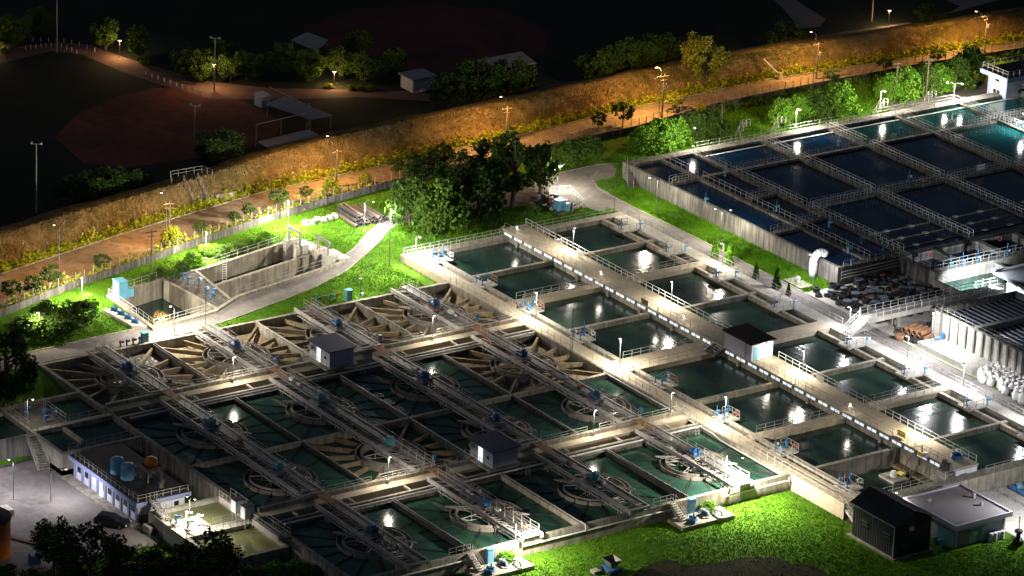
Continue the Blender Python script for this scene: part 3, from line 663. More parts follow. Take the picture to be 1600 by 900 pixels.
# pipe gallery between the banks with its walkway roof and strip windows
pg = thing('pipe_gallery', 'long pipe gallery with a tan walkway roof and a lit strip of windows', 'gallery', (35, 14.2, -4.0))
part('wall', 'concrete', pg, (-20.2, 88.4, 12.2, 16.2, -4.0, 0.75))
part('roof', 'deck', pg, (-20.4, 88.6, 12.0, 16.4, 0.76, 1.0))
wm = MB().box(-1.0, 1.0, -0.02, 0.04, -0.2, 0.2).mesh('window', 'lit_window'); fm = MB().box(-0.05, 0.05, -0.05, 0.03, -0.24, 0.24).mesh('mullion', 'steel_dark')
for k in range(40):
    x = -18.9+2.72*k
    if x > 87: break
    w = sub('window', wm, pg, (x-35, 12.16-14.2, 4.35)); sub('mullion', fm, w, (0, 0, 0))
part('window_band', 'steel_dark', pg, (-20.1, 88.3, 12.17, 12.19, 0.08, 0.62))
pm = MB().box(-0.25, 0.25, -0.25, 0.2, -1.0, -0.05).mesh('pillar', 'concrete')
for k in range(14): sub('pillar', pm, pg, (-16+8.1*k-35, 12.0-14.2, 4.0))
railing([(-20.0, 12.2, 1.0), (28.5, 12.2, 1.0)], 'railing on the near edge of the gallery roof, far half', group='gallery railings'); railing([(30.5, 12.2, 1.0), (36, 12.2, 1.0)], 'short railing on the gallery roof before the lilac hut', group='gallery railings')
railing([(44.6, 12.2, 1.0), (86.5, 12.2, 1.0)], 'railing on the near edge of the gallery roof, half beyond the hut', group='gallery railings')
railing([(-20.0, 16.25, 1.0), (36.0, 16.25, 1.0)], 'pale railing on the road-side edge of the gallery roof, far half', m='white_paint', group='gallery railings'); railing([(44.5, 16.25, 1.0), (88.2, 16.25, 1.0)], 'pale railing on the road-side edge of the gallery roof, half beyond the hut', m='white_paint', group='gallery railings')
# other filter railings
railing([(-20.0, -6.6, 0), (-20.0, 11.3, 0), (-20.0, 12.0, 0.5)], 'railing along the far end wall of the filters, near bank'); railing([(-18.9, -6.6, 0), (-18.9, 11.0, 0)], 'inner railing along the far end wall of the filters, near bank')
railing([(-20.0, 16.6, 0), (-20.0, 34.5, 0)], 'railing along the far end wall of the filters, road bank')
railing([(-18, -6.7, 0), (32, -6.7, 0)], 'railing between the filter walkway and the clarifiers, far half'); railing([(33, -6.7, 0), (86, -6.7, 0)], 'railing between the filter walkway and the clarifiers, near half')
railing([(-18, 34.6, 0), (36.5, 34.6, 0)], 'railing between the filters and the road, far half'); railing([(41.5, 34.6, 0), (90, 34.6, 0)], 'railing between the filters and the road, beyond the raised walkway')
for a, b, nm in ((-14, 4.2, 'first'), (6.4, 30, 'second'), (37, 63, 'third'), (65.2, 87, 'fourth')): railing([(a, -4.3, 0), (b, -4.3, 0)], f'railing along the slot channel of the near filter bank, {nm} run from the far end')
for x, nm in ((5.3, 'far'), (64.2, 'near')):
    for s_, mm in ((-0.85, 'outer'), (0.85, 'inner')): railing([(x+s_, -2.3, 0.04), (x+s_, 12.0, 0.04)], f'{mm} railing of the {nm} cross walkway over the near filter bank')
for x, nm in ((5.1, 'far'), (63.2, 'near')):
    for s_, mm in ((-0.85, 'outer'), (0.85, 'inner')): railing([(x+s_, 16.5, 0.04), (x+s_, 32, 0.04)], f'{mm} railing of the {nm} cross walkway over the road-side filter bank')
railing([(31.8, -2.3, 0.03), (31.8, 12, 0.03)], 'railing on the far side of the middle platform, near bank'); railing([(36.0, -2.3, 0.03), (36.0, 11, 0.03)], 'railing on the near side of the middle platform, near bank')
railing([(88.9, -2, 0), (88.9, 11.8, 0)], 'railing along the near end wall of the filters, beside the black shed'); railing([(89.9, 16.6, 0), (89.9, 32, 0)], 'railing along the near end wall of the filters, above the blue pumps')
# gallery hut in the middle
t = hut('dark-roofed lilac hut standing across the gallery roof in the middle of the filters', 37.0, 43.4, 12.05, 16.0, 1.01, 3.5, 'wall_lilac', 'roof_black')
part('end_wall', 'wall_white', t, (43.4, 43.45, 12.1, 15.95, 1.02, 3.45)); part('door', 'blue_pale', t, (43.46, 43.5, 12.4, 13.2, 1.02, 3.0)); hutC = t; part('sliding_panel', 'wall_lilac', t, (39.0, 42.0, 11.98, 12.04, 1.1, 3.3))
# stair from the platform up to the gallery
def stair(label, p, q, w, n, m='concrete', name='stair', rails=True):
    p, q = Vector(p), Vector(q); t = thing(name, label, 'stairs', tuple(min(p, q, key=lambda v: v.z)), group='plant stairs'); d = (q-p); f = Vector((d.x, d.y, 0)).normalized(); r = Vector((-f.y, f.x, 0))
    lo = min(p.z, q.z)
    for k in range(n):
        a = p+d*(k/n); b = p+d*((k+1)/n); b.z = a.z
        MB().beam(tuple(a), tuple(b+f*0.03), w, 0.14).build('step', m, t)
    for s_ in (-1, 1):
        MB().beam(tuple(p+r*s_*w/2), tuple(q+r*s_*w/2), 0.12, 0.35).build('stringer', m, t)
        if rails: railing([tuple(p+r*s_*w/2), tuple(q+r*s_*w/2)], '', parent=t, step=1.2)
    return t
stair('short stair from the middle platform up to the gallery roof', (36.2, 10.0, 0.1), (36.2, 12.2, 1.0), 2.4, 5, 'concrete_dark')
stair('concrete stair from the end of the filter walkway down to the grass', (86.5, -5.4, 0.0), (93.2, -6.6, -2.3), 1.7, 14, 'concrete_pale')
part('landing', 'concrete_pale', fb, (83, 88.4, -4.3, -2.6, -3.9, 0.05))
# valve platforms: slab, rails, blue gate valves, lifebuoys
def valve(x, y, z, label, tall=1.6, m='blue_paint'):
    t = thing('gate_valve', label, 'valve', (x, y, z), group='blue gate valves')
    MB().lathe([(0.2, 0), (0.2, 0.12), (0.11, 0.16), (0.11, 0.62), (0.2, 0.66), (0.2, 0.95), (0.1, 1.0), (0, 1.0)], k=10).build('pedestal', m, t, local=True)
    MB().tube((0, 0, 1.0), (0, 0, tall+0.25), 0.05).build('stem_cover', m, t, local=True)
    MB().box(-0.18, 0.18, 0.2, 0.5, 0.62, 0.92).build('actuator', 'white_paint' if random.random() < .35 else m, t, local=True)
    return t
def buoy(x, y, z, label, red=True):
    b = MB(); k = 16
    for i in range(k):
        a0, a1 = 2*math.pi*i/k, 2*math.pi*(i+1)/k
        b.tube((0.32*math.cos(a0), 0, 0.32*math.sin(a0)), (0.32*math.cos(a1), 0, 0.32*math.sin(a1)), 0.085, k=6, cap=False)
    o = b.build('lifebuoy', 'red_paint' if red else 'white_paint'); o.location = (x, y, z); o.rotation_euler[2] = random.uniform(0.3, 1.2); tag(o, label, 'lifebuoy', 'lifebuoys'); return o
k = 0
for x in (-15.4, -3.4, 9.0, 22.2, 42.4, 56.9, 70.2, 84.2):
    lab = f'{ORD[k]} near-bank platform'
    t = thing('valve_platform', f'concrete valve platform, {ORD[k]} from the far end of the near filter bank', 'platform', (x, -2.2, -0.1), group='near bank valve platforms')
    part('slab', 'concrete_pale', t, (x-1.3, x+1.3, -4.2, -1.2, -0.12, 0.09)); k += 1
    railing([(x-1.25, -2.4, 0.09), (x-1.25, -1.25, 0.09), (x+1.25, -1.25, 0.09), (x+1.25, -2.4, 0.09)], '', parent=t, m='rail', step=0.9)
    valve(x-0.7, -1.9, 0.09, f'tall blue filter valve at the water edge of the {lab}', 2.0); valve(x+0.5, -3.4, 0.09, f'short blue filter valve at the walkway side of the {lab}', 1.1); valve(x-0.9, -3.6, 0.09, f'slim blue filter valve in the corner of the {lab}', 1.4)
    buoy(x+0.5, -1.2, 0.75, f'ring lifebuoy on the rail of the {lab} of the filters', k not in (1, 4, 8))
k = 0
for x in (-13.3, -1.4, 11.5, 26.0, 43.3, 56.5, 70.3, 83.0):
    lab = f'{ORD[k]} road-bank platform'
    t = thing('valve_platform', f'concrete valve platform, {ORD[k]} from the far end of the road-side filter bank', 'platform', (x, 31, -0.1), group='road bank valve platforms')
    part('slab', 'concrete_pale', t, (x-1.3, x+1.3, 29.3, 32.6, -0.14, 0.1)); k += 1
    railing([(x-1.25, 32, 0.1), (x-1.25, 29.4, 0.1), (x+1.25, 29.4, 0.1), (x+1.25, 32, 0.1)], '', parent=t, step=1.1)
    valve(x-0.3, 30.2, 0.1, f'blue gate valve in the middle of the {lab}', 1.5); valve(x+0.9, 33.0, 0.04, f'blue gate valve on the walkway behind the {lab}', 1.2, 'blue_pale')
# signs and odd things on the gallery roof
for px, py, m, lab, z in ((1408, 678, 'yellow', 'yellow notice board on the gallery railing', 1.1), (906, 396, 'white_paint', 'white notice board on the pale gallery railing near the twin lamp', 1.1), (1281, 592, 'white_paint', 'white notice board on the pale gallery railing beyond the hut', 1.1), (1007, 472, 'wood', 'brown notice board on the near gallery railing', 1.1), (1470, 743, 'white_paint', 'white notice board on the end wall railing by the black shed', 0.15)):
    x, y, _ = G(px, py+5, z); MB().box(x-0.85, x+0.85, y-0.04, y+0.04, z+0.1, z+0.95).solo('notice_board', m, lab, 'sign', 'notice boards')
# dredging gear over the drained filter
x, y, _ = G(1495, 716, 1.0)
t = thing('hose_coil', 'blue hose coil lying on the gallery roof', 'hose', (x, y, 1.0))
for q, r in ((0.12, 0.75), (0.34, 0.78), (0.5, 0.72)):
    b = MB()
    for i in range(14): a0, a1 = i*2*math.pi/14, (i+1)*2*math.pi/14; b.tube((r*math.cos(a0), r*math.sin(a0), q), (r*math.cos(a1), r*math.sin(a1), q), 0.12, k=6, cap=False)
    b.build('loop', 'blue_dark', t, local=True)
x, y, _ = G(1440, 712, 1.0)
t = thing('hoist', 'yellow portable hoist leaning over the drained filter from the gallery roof', 'hoist', (x, y, 1.0))
MB().box(-0.5, 0.5, -0.35, 0.35, 0, 0.6).build('engine', 'yellow', t, local=True); MB().tube((0, 0, 0.6), (0.1, -0.2, 1.6), 0.06).tube((0.1, -0.2, 1.6), (-0.2, -1.6, 1.5), 0.05).tube((-0.2, -1.6, 1.5), (-0.2, -1.7, -2.5), 0.03).build('boom', 'steel', t, local=True); MB().box(0.7, 1.1, -0.2, 0.3, 0, 0.8).build('cabinet', 'white_paint', t, local=True)
for q, (px, py) in enumerate(((1476, 728), (1483, 733))):
    x, y, _ = G(px, py, 1.0); MB().box(x-0.35, x+0.35, y-0.2, y+0.2, 1.0, 1.9).solo('cable_drum_box', 'steel_dark', ('brown' if q == 0 else 'black')+' equipment box by the near gallery railing', 'box', 'equipment boxes')
x, y, _ = G(1396, 748, -2.6)
t = thing('work_raft', 'flat work raft with a yellow and white motor in the drained filter', 'raft', (x, y, -2.6)); MB().box(-1.6, 1.6, -1.3, 1.3, 0, 0.35).build('deck', 'concrete_pale', t, local=True)
MB().lathe([(0.55, 0.35), (0.55, 0.9), (0.3, 1.2), (0, 1.25)], k=12).build('motor', 'white_paint', t, local=True); MB().box(0.3, 1.4, 0.2, 0.9, 0.9, 1.1).build('cover', 'yellow', t, local=True)
for q in range(3):
    x, y = 80.5+2.3*q, 9.2-0.5*q; MB().tube((x, y, -2.6), (x+0.3, y+2.2, 0.8), 0.07).solo('ladder_pole', 'steel_dark', 'dark pole leaning in the drained filter against the gallery wall', 'pole', 'poles leaning in the drained filter')
part('mud_bank', 'mud', fb, (77.3, 88.4, 10.9, 12.1, -4.0, -2.2))
# door into the gallery end
part('end_face', 'wall_white', pg, (88.62, 88.68, 12.3, 16.1, -2.3, 0.72)); d = part('door', 'glass_dark', pg, (88.69, 88.73, 13.0, 14.3, -2.28, 0.1)); part('door_leaf', 'lit_window', d, (88.735, 88.745, 13.6, 14.2, -2.0, -0.1))

# ---------------------------------------------------------------- sedimentation basins above the road
ZB = 2.5; BW = 2.08
ub = thing('sedimentation_block', 'long concrete sedimentation block with a stained outer wall beside the road', 'tank block', (-6, 88, -3.4))
part('floor', 'concrete_dark', ub, (-34.3, 22.2, 45.2, 139.9, -3.4, -3.2))
part('outer_wall', 'concrete_wall', ub, (-34.2, 22.0, 45.2, 45.75, -3.2, ZB))
part('end_wall', 'concrete_wall', ub, (-34.2, -32.2, 45.78, 139.8, -3.2, ZB)); part('end_wall', 'concrete_dark', ub, (21.4, 22.15, 45.78, 139.8, -3.2, ZB-0.01))
for y, w in ((51.7, 0.55), (58.4, 0.65), (72.5, 0.65), (87.0, 0.65), (101.4, 0.65), (115.8, 0.65)): part('walkway', 'concrete_dark', ub, (-32.2, 21.4, y-w*0.66, y+w*0.66, -3.2, ZB-0.02))
for x in (-22.2, -2.2):
    for a, b in ((59.05, 71.85), (73.15, 86.35), (87.65, 100.75), (102.05, 115.15), (116.45, 139.8)): part('cross_walkway', 'concrete_dark', ub, (x-0.38, x+0.38, a, b, -3.2, ZB-0.03))
for x, a, b in ((-22.0, 45.75, 51.15), (4.7, 45.75, 51.15), (-10.0, 52.25, 57.75), (2.9, 52.25, 57.75), (-22.2, 52.25, 57.75)): part('cross_walkway', 'concrete_dark', ub, (x-0.5, x+0.5, a, b, -3.2, ZB-0.03))
part('weir', 'concrete_pale', ub, (-31.0, -30.6, 59.1, 139.7, -3.2, ZB-0.3))
xs_, ys_ = [-32.2, -22.2, -2.2, 21.4], [45.75, 51.7, 58.4, 72.5, 87.0, 101.4, 115.8, 139.8]
for a, b in zip(xs_[:-1], xs_[1:]):
    for c_, d_ in zip(ys_[:-1], ys_[1:]): structure('water', MB().quad((a, c_, BW), (b, c_, BW), (b, d_, BW), (a, d_, BW)), 'water_basin_lit' if c_ > 86 and (a < -30 or (a < -20 and c_ > 100)) else 'water_basin')
nmY = {51.7: 'outermost', 58.4: 'second', 72.5: 'third', 87.0: 'fourth', 101.4: 'fifth', 115.8: 'sixth'}
for y in nmY:
    for s_, mm in ((-0.4, 'road-side'), (0.4, 'far-side')):
        for a, b, pp in ((-32.0, -22.9, 'upper'), (-21.5, -2.9, 'middle'), (-1.5, 21.2, 'lower')):
            if y == 51.7 and s_ < 0: continue
            railing([(a, y+s_, ZB), (b, y+s_, ZB)], f'{mm} railing, {pp} stretch, of the {nmY[y]} long walkway over the basins', step=1.45, group='basin railings')
for x, mm in ((-22.2, 'upper'), (-2.2, 'lower')):
    for q, (a, b) in enumerate(((59.2, 71.7), (73.3, 86.2), (87.8, 100.6), (102.2, 115), (116.6, 130))):
        for s_, nn in ((-0.38, 'far'), (0.38, 'near')): railing([(x+s_, a, ZB), (x+s_, b, ZB)], f'{nn} railing of the {mm} cross walkway over the basins, {ORD[q]} bay from the road', step=1.45, group='basin railings')
for x, a, b in ((-22.0, 45.9, 51.1), (4.7, 45.9, 51.1), (-10.0, 52.3, 57.6), (2.9, 52.3, 57.6)):
    for s_, mm in ((-0.4, 'far'), (0.4, 'near')): railing([(x+s_, a, ZB), (x+s_, b, ZB)], f'{mm} railing of the short crossing over the {"outer" if a < 50 else "second"} narrow basins, {"far" if x in (-22.0, -10.0) else "near"} one', step=1.3, group='short basin railings')
railing([(-33.9, 60, ZB), (-33.9, 72, ZB)], 'railing at the grass bank behind the basins, first run', step=2.4, group='bank railings'); railing([(-33.9, 73.5, ZB), (-33.9, 96, ZB)], 'railing at the grass bank behind the basins, second run', step=2.4, group='bank railings'); railing([(-33.9, 97.5, ZB), (-33.9, 115.5, ZB), (-22, 116.8, ZB)], 'railing at the grass bank behind the basins, corner run by the white building', step=2.4, group='bank railings')
railing([(-32.5, 60, ZB), (-32.5, 115, ZB)], 'inner railing along the top walkway of the basins', step=2.4, group='bank railings')
# scum pipes across the lower basins
for q, x in enumerate((12.0, 15.6, 19.2)):
    for a, b, pp in ((59.2, 71.7, 'first'), (73.3, 86.2, 'second'), (87.8, 100.6, 'third')):
        t = thing('scum_pipe', f'slotted scum pipe floating in the {pp} wide basin, {ORD[q]} from the cross walkway', 'pipe', (x, a, BW), group='scum pipes')
        MB().tube((x, a, BW+0.05), (x, b, BW+0.05), 0.14).build('pipe', 'wood', t)
        for y in (a+(b-a)*0.3, a+(b-a)*0.7): MB().box(x-0.35, x+0.35, y-0.45, y+0.45, BW+0.1, BW+0.24).build('float', 'concrete_pale', t)
for q, (px, py) in enumerate(sorted(((1102, 318), (1213, 330), (1133, 275), (1295, 355), (1310, 228), (1420, 283), (1405, 208), (1530, 268), (1345, 380), (1380, 392), (1330, 415), (1325, 395)))):
    x, y, _ = G(px, py, ZB); valve(x, y, ZB, f'blue valve on the basin walkways, {ORD[q]} from the left', 1.6, 'blue_paint' if q > 5 else 'blue_pale')
stair('steel stair down the far corner of the basin wall', (-33.0, 45.9, ZB), (-29.4, 43.4, -0.3), 1.0, 12, 'steel_dark')
x, y, _ = G(1532, 269, ZB); MB().box(x-0.03, x+0.03, y-0.9, y+0.9, ZB+0.35, ZB+1.35).solo('notice_board', 'white_paint', 'pale notice board on the railing over the wide basins', 'sign', 'notice boards')
for q, (px, py) in enumerate(((1198, 255), (1396, 212), (1442, 281), (1562, 373), (1452, 397))):
    x, y, _ = G(px, py, ZB+0.7); buoy(x, y, ZB+0.7, f'ring lifebuoy on a basin railing, {ORD[q]} from the road side', q != 1)
# stiles from the bank up to the walkway
for q, (px, py) in enumerate(((1160, 195), (1215, 190), (1375, 163), (1450, 150))):
    x, y, _ = G(px, py, ZB)
    t = thing('access_stile', f'white pipe stile over the basin edge at the grass bank, {ORD[q]} from the trees', 'stile', (x, y, -0.4), group='stiles at the bank')
    railing([(x-1.6, y, -0.4), (x, y, ZB-0.2), (x+1.0, y, ZB)], '', parent=t, m='rail', step=1.6); railing([(x-1.6, y+0.9, -0.4), (x, y+0.9, ZB-0.2), (x+1.0, y+0.9, ZB)], '', parent=t, m='rail', step=1.6)

# lattice mast, ladders and the pipe on the clarifier edge of the filter walkway
mx_, my_, _ = G(891, 586, 0.0)
t = thing('lattice_mast', 'thin dark lattice mast standing at the clarifier edge of the filter walkway', 'mast', (mx_, my_, 0.0))
for k in range(3):
    a = k*2.094; MB().tube((0.22*math.cos(a), 0.22*math.sin(a), 0), (0.12*math.cos(a), 0.12*math.sin(a), 10.2), 0.03, k=4).build('leg', 'steel_dark', t, local=True)
mb_ = MB()
for k in range(20):
    a, b_ = (k % 3)*2.094, ((k+1) % 3)*2.094; z = 0.5*k; mb_.tube((0.2*math.cos(a), 0.2*math.sin(a), z), (0.2*math.cos(b_), 0.2*math.sin(b_), z+0.5), 0.02, k=3)
mb_.build('bracing', 'steel_dark', t, local=True)
for q, (x, y, lab) in enumerate(((57.9, -8.6, 'below the filter end of the lower channel walkway'), (17.1, -37.6, 'beside the upper control hut'), (57.9, -37.2, 'beside the lower control hut'))):
    t = thing('wall_ladder', f'steel ladder down into the clarifier {lab}', 'ladder', (x, y, -1.2), group='clarifier ladders')
    for s_ in (-0.3, 0.3): MB().tube((x+0.5, y+s_, -1.2), (x, y+s_, 0.9), 0.05).build('stile', 'rail', t)
    rg_ = MB().tube((0, -0.3, 0), (0, 0.3, 0), 0.035, k=5).mesh('rung', 'rail')
    for k in range(6): sub('rung', rg_, t, (0.45-0.085*k, 0, 0.2+0.35*k))
MB().path([(34, -7.3, -0.25), (60, -7.3, -0.25), (62, -7.3, -0.6), (74.5, -7.3, -0.6), (76.9, -7.1, -0.2), (77.2, -7.1, -1.6)], 0.1).solo('edge_pipe', 'white_paint', 'white pipe hung along the clarifier edge of the filter walkway', 'pipe')
# ---------------------------------------------------------------- chambers right of the basins
oc = thing('outlet_chamber', 'dark concrete outlet chamber with walkways at the end of the basins', 'tank block', (26, 98, -0.4))
part('wall', 'concrete_dark', oc, (22.2, 22.9, 57.0, 139.8, -0.4, ZB-0.03)); part('wall', 'concrete_dark', oc, (22.9, 29.6, 57.0, 57.7, -0.4, ZB-0.03)); part('wall', 'concrete', oc, (29.6, 31.0, 57.0, 139.8, -0.4, ZB))
part('floor', 'concrete_dark', oc, (22.9, 29.6, 57.7, 139.8, -0.4, 0.6)); structure('water', MB().quad((22.9, 57.7, 1.1), (29.6, 57.7, 1.1), (29.6, 139.8, 1.1), (22.9, 139.8, 1.1)), 'water_basin')
for q, y in enumerate((64, 72.5, 80)): part('cross_walkway', 'concrete', oc, (22.9, 29.6, y-0.5, y+0.5, 0.6, ZB-0.05))
for q in range(3): MB().tube((22.7+0.0*q, 45.4, 1.9-0.5*q), (22.35, 57, 1.9-0.5*q), 0.08).solo('wall_pipe', 'steel', f'thin pipe along the dark wall above the stock yard, {ORD[q]} from the top', 'pipe', 'wall pipes')
for s_, nn in ((29.7, 'basin-side'), (30.9, 'pool-side')): railing([(s_, 58, ZB), (s_, 110, ZB)], f'{nn} railing of the outlet chamber walkway', step=1.6)
railing([(22.4, 45.9, ZB), (22.4, 57, ZB), (29.5, 57.2, ZB)], 'railing round the dark chamber corner above the stock yard', step=1.5)
for q, y in enumerate((60.5, 63.0, 66.0, 72.0, 78.5)): valve(30.3, y, ZB, f'bright blue valve on the outlet chamber walkway, {ORD[q]} from the stock yard', 1.8)
# sunken pool and the pump house with the floodlight
pl = thing('sunken_pool', 'low green-lit pool below the outlet chamber walkway', 'tank', (34, 64, -0.4))
part('wall', 'concrete', pl, (31.0, 37.0, 57.0, 57.5, -0.4, 1.3)); part('wall', 'concrete_dark', pl, (36.5, 37.0, 57.5, 69, -0.4, 1.3)); part('floor', 'concrete_dark', pl, (31.0, 36.5, 57.5, 69, -0.4, 0.2))
structure('water', MB().quad((31.0, 57.5, 0.5), (36.5, 57.5, 0.5), (36.5, 69, 0.5), (31.0, 69, 0.5)), 'water_clar')
part('slab', 'concrete_pale', pl, (31.0, 60, 69, 69.6, -0.4, 2.0)); railing([(31.2, 57.2, 1.3), (36.8, 57.2, 1.3), (36.8, 66, 1.3)], 'railing round the sunken pool', step=1.4)
ph = thing('pump_house', 'dark flat-roofed pump house carrying a dazzling floodlight', 'building', (47, 70, -0.4))
part('wall', 'wall_white', ph, (40.0, 56.0, 63.6, 76, -0.4, 3.4)); part('roof', 'roof_black', ph, (37.4, 57, 62.8, 77, 3.4, 3.75)); part('recess', 'glass_dark', ph, (47.5, 50.5, 63.5, 63.58, -0.3, 2.2)); part('downpipe', 'steel', ph, (46.2, 46.4, 63.35, 63.58, -0.3, 3.3)); part('parapet', 'concrete_pale', ph, (37.4, 37.8, 62.8, 77, 3.75, 4.0))
# raised walkway over the road on paired columns
ew = thing('raised_walkway', 'raised concrete walkway on paired columns crossing the road to the tube settler', 'walkway', (40, 46, -0.4))
part('deck', 'concrete_pale', ew, (39.1, 40.9, 35.6, 62, 1.95, 2.2)); part('edge_beam', 'concrete_pale', ew, (40.9, 41.1, 35.6, 62, 1.55, 2.35)); part('edge_beam', 'concrete', ew, (38.9, 39.1, 35.6, 62, 1.75, 2.35))  # near beam paler than the far one: lamplight on its face painted in
for y in (41.8, 49.6, 57.0):
    for x in (39.2, 40.5): part('column', 'concrete', ew, (x, x+0.4, y-0.25, y+0.25, -0.4, 1.94))
railing([(39.0, 35.7, 2.35), (39.0, 62, 2.35)], 'far railing of the raised walkway over the road', step=1.5, m='white_paint'); railing([(41.0, 35.7, 2.35), (41.0, 62, 2.35)], 'near railing of the raised walkway over the road', step=1.5, m='white_paint')
stair('steps from the filter walkway up to the raised walkway', (40, 32.6, 0.1), (40, 35.7, 2.1), 1.7, 9, 'concrete_pale')
# tube settler with its louvred top
ts = thing('tube_settler', 'tall pale ribbed concrete tube settler with a louvred open top', 'tank block', (56, 52, -0.4))
ZT = 4.1
part('wall', 'concrete_pale', ts, (46, 66, 43.7, 44.3, -0.4, ZT)); part('wall', 'concrete_wall', ts, (46, 46.6, 44.3, 60, -0.4, ZT)); part('wall', 'concrete_wall', ts, (65.4, 66, 44.3, 60, -0.4, ZT)); part('wall', 'concrete_pale', ts, (46.6, 65.4, 59.4, 60, -0.4, ZT)); part('floor', 'concrete_dark', ts, (46.6, 65.4, 44.3, 59.4, -0.4, 2.6))
rb = MB().box(-0.18, 0.18, -0.22, 0.0, 0, ZT+0.38).mesh('rib', 'concrete_wall')
for k in range(11): sub('rib', rb, ts, (46.4+1.85*k-56, 43.69-52, 0.0))
structure('water', MB().quad((46.6, 44.3, 3.3), (65.4, 44.3, 3.3), (65.4, 59.4, 3.3), (46.6, 59.4, 3.3)), 'water_basin')
lv = MB().box(-9.3, 9.3, -0.13, 0.13, -0.3, 0.0).mesh('louvre', 'galvanised')
for k in range(13): sub('louvre', lv, ts, (0, 45.2+1.1*k-52, 3.42+0.4))
part('cross_beam', 'concrete_pale', ts, (54.6, 55.4, 44.3, 59.4, 3.0, ZT+0.05))
railing([(46.3, 44.0, ZT), (65.7, 44.0, ZT)], 'railing on the ribbed front wall of the tube settler', step=1.4); railing([(46.3, 44.0, ZT), (46.3, 59.7, ZT)], 'railing on the end wall of the tube settler beside the raised walkway', step=1.4); railing([(46.3, 59.7, ZT), (65.7, 59.7, ZT)], 'railing on the back wall of the tube settler', step=1.4)
MB().box(48.2, 60.5, 39.3, 43.6, -0.4, 0.55).solo('loading_slab', 'concrete_pale', 'raised concrete loading slab in front of the tube settler', 'platform')
# ---------------------------------------------------------------- stock yard
def proto_ring(r, h, lid):
    b = MB().lathe([(r-0.16, 0), (r, 0), (r, h), (r-0.16, h), (r-0.16, 0)], k=14); me = b.mesh('ring', 'iron')
    ld = MB().lathe([(0, h+0.07), (r-0.02, h+0.05), (r-0.02, h+0.005)], k=14).mesh('lid', lid); return me, ld
RINGS = [proto_ring(0.55, 0.35, 'lid'), proto_ring(0.75, 0.4, 'lid'), proto_ring(0.82, 0.4, 'lid'), proto_ring(0.6, 0.35, 'rust')]
def ringstack(x, y, z, k, lid, lab, grp):
    t = thing('pipe_cover', lab, 'pipe cover', (x, y, z), group=grp); sub('ring', RINGS[k][0], t)
    if lid: sub('lid', RINGS[k][1], t)
    return t
zone = [(22.8, 39.6), (37.5, 40.5), (38.2, 58.5), (31, 56.5), (22.9, 56)]; pts = []
R5 = random.Random(5)
for _ in range(6000):
    p = np.array([[R5.uniform(22.8, 38.5), R5.uniform(39.6, 58.5)]])
    if len(pts) < 105 and inside(p, zone)[0] and all(math.hypot(p[0][0]-a, p[0][1]-b) > 1.2 for a, b in pts): pts.append(tuple(p[0]))
for x, y in pts:
    z = -0.37; n_ = R5.choice((1, 1, 2, 2)); k = R5.choice((0, 0, 1, 1, 2, 3))
    for q in range(n_):
        top = q == n_-1; lid = top and R5.random() < 0.38
        ringstack(x, y, z, k, lid, ('rust-topped' if k == 3 else 'pale-lidded')+' black pipe cover in the stock yard heap' if lid else ('open black ring on the ground' if q == 0 and n_ == 1 else 'open black ring under another' if not top else 'open black ring on top of another')+' in the stock yard heap', 'stacked pipe covers and rings'); z += 0.42
pts2 = []
for _ in range(500):
    p = (random.uniform(41.6, 45.6), random.uniform(39.8, 55))
    if all(math.hypot(p[0]-a, p[1]-b) > 1.2 for a, b in pts2) and len(pts2) < 30: pts2.append(p)
for x, y in pts2:
    k = random.choice((0, 0, 1)); lid = random.random() < 0.6; ringstack(x, y, -0.37, k, lid, ('pale-lidded cover' if lid else 'open black ring')+' lying between the raised walkway and the tube settler', 'loose pipe covers and rings')
pm_ = MB().lathe([(0.42, -1.6), (0.42, 1.6), (0.34, 1.6), (0.34, -1.6), (0.42, -1.6)], k=12).mesh('pipe_length', 'rust')
for k in range(9):
    o = bpy.data.objects.new('pipe_length', pm_); COL.objects.link(o); o.location = (43.2+0.88*(k % 5)+0.4*(k//5), 41.6+0.3*(k % 5), 0.05+0.72*(k//5)); o.rotation_euler = (math.pi/2, 0, 0.25); tag(o, 'rusty brown pipe length in the pile under the raised walkway', 'pipe', 'pile of rusty pipe lengths')
for k in range(9):
    x, y = 46.9+random.uniform(-1.9, 1.7), 40.9+random.uniform(-1.3, 1.2); ringstack(x, y, -0.37+0.2*(k//5), random.choice((0, 1)), False, 'open black ring dumped on the pale ground by the ribbed tank', 'dumped black rings')
MB().lathe([(0.55, 0), (0.75, 0.9), (0.62, 0.9), (0.5, 0.15), (0, 0.15)], (44.6, 38.9, -0.37), k=14).solo('rusty_bucket', 'rust', 'rusty open bucket beside the road at the stock yard', 'bucket', smooth=True)
MB().box(49.0, 49.5, 43.0, 43.4, 0.56, 1.5).tube((49.2, 42.7, 0.56), (49.2, 41.7, 0.75), 0.25, k=8).solo('blue_barrel_pump', 'blue_paint', 'blue pump standing at the foot of the ribbed tank', 'pump')
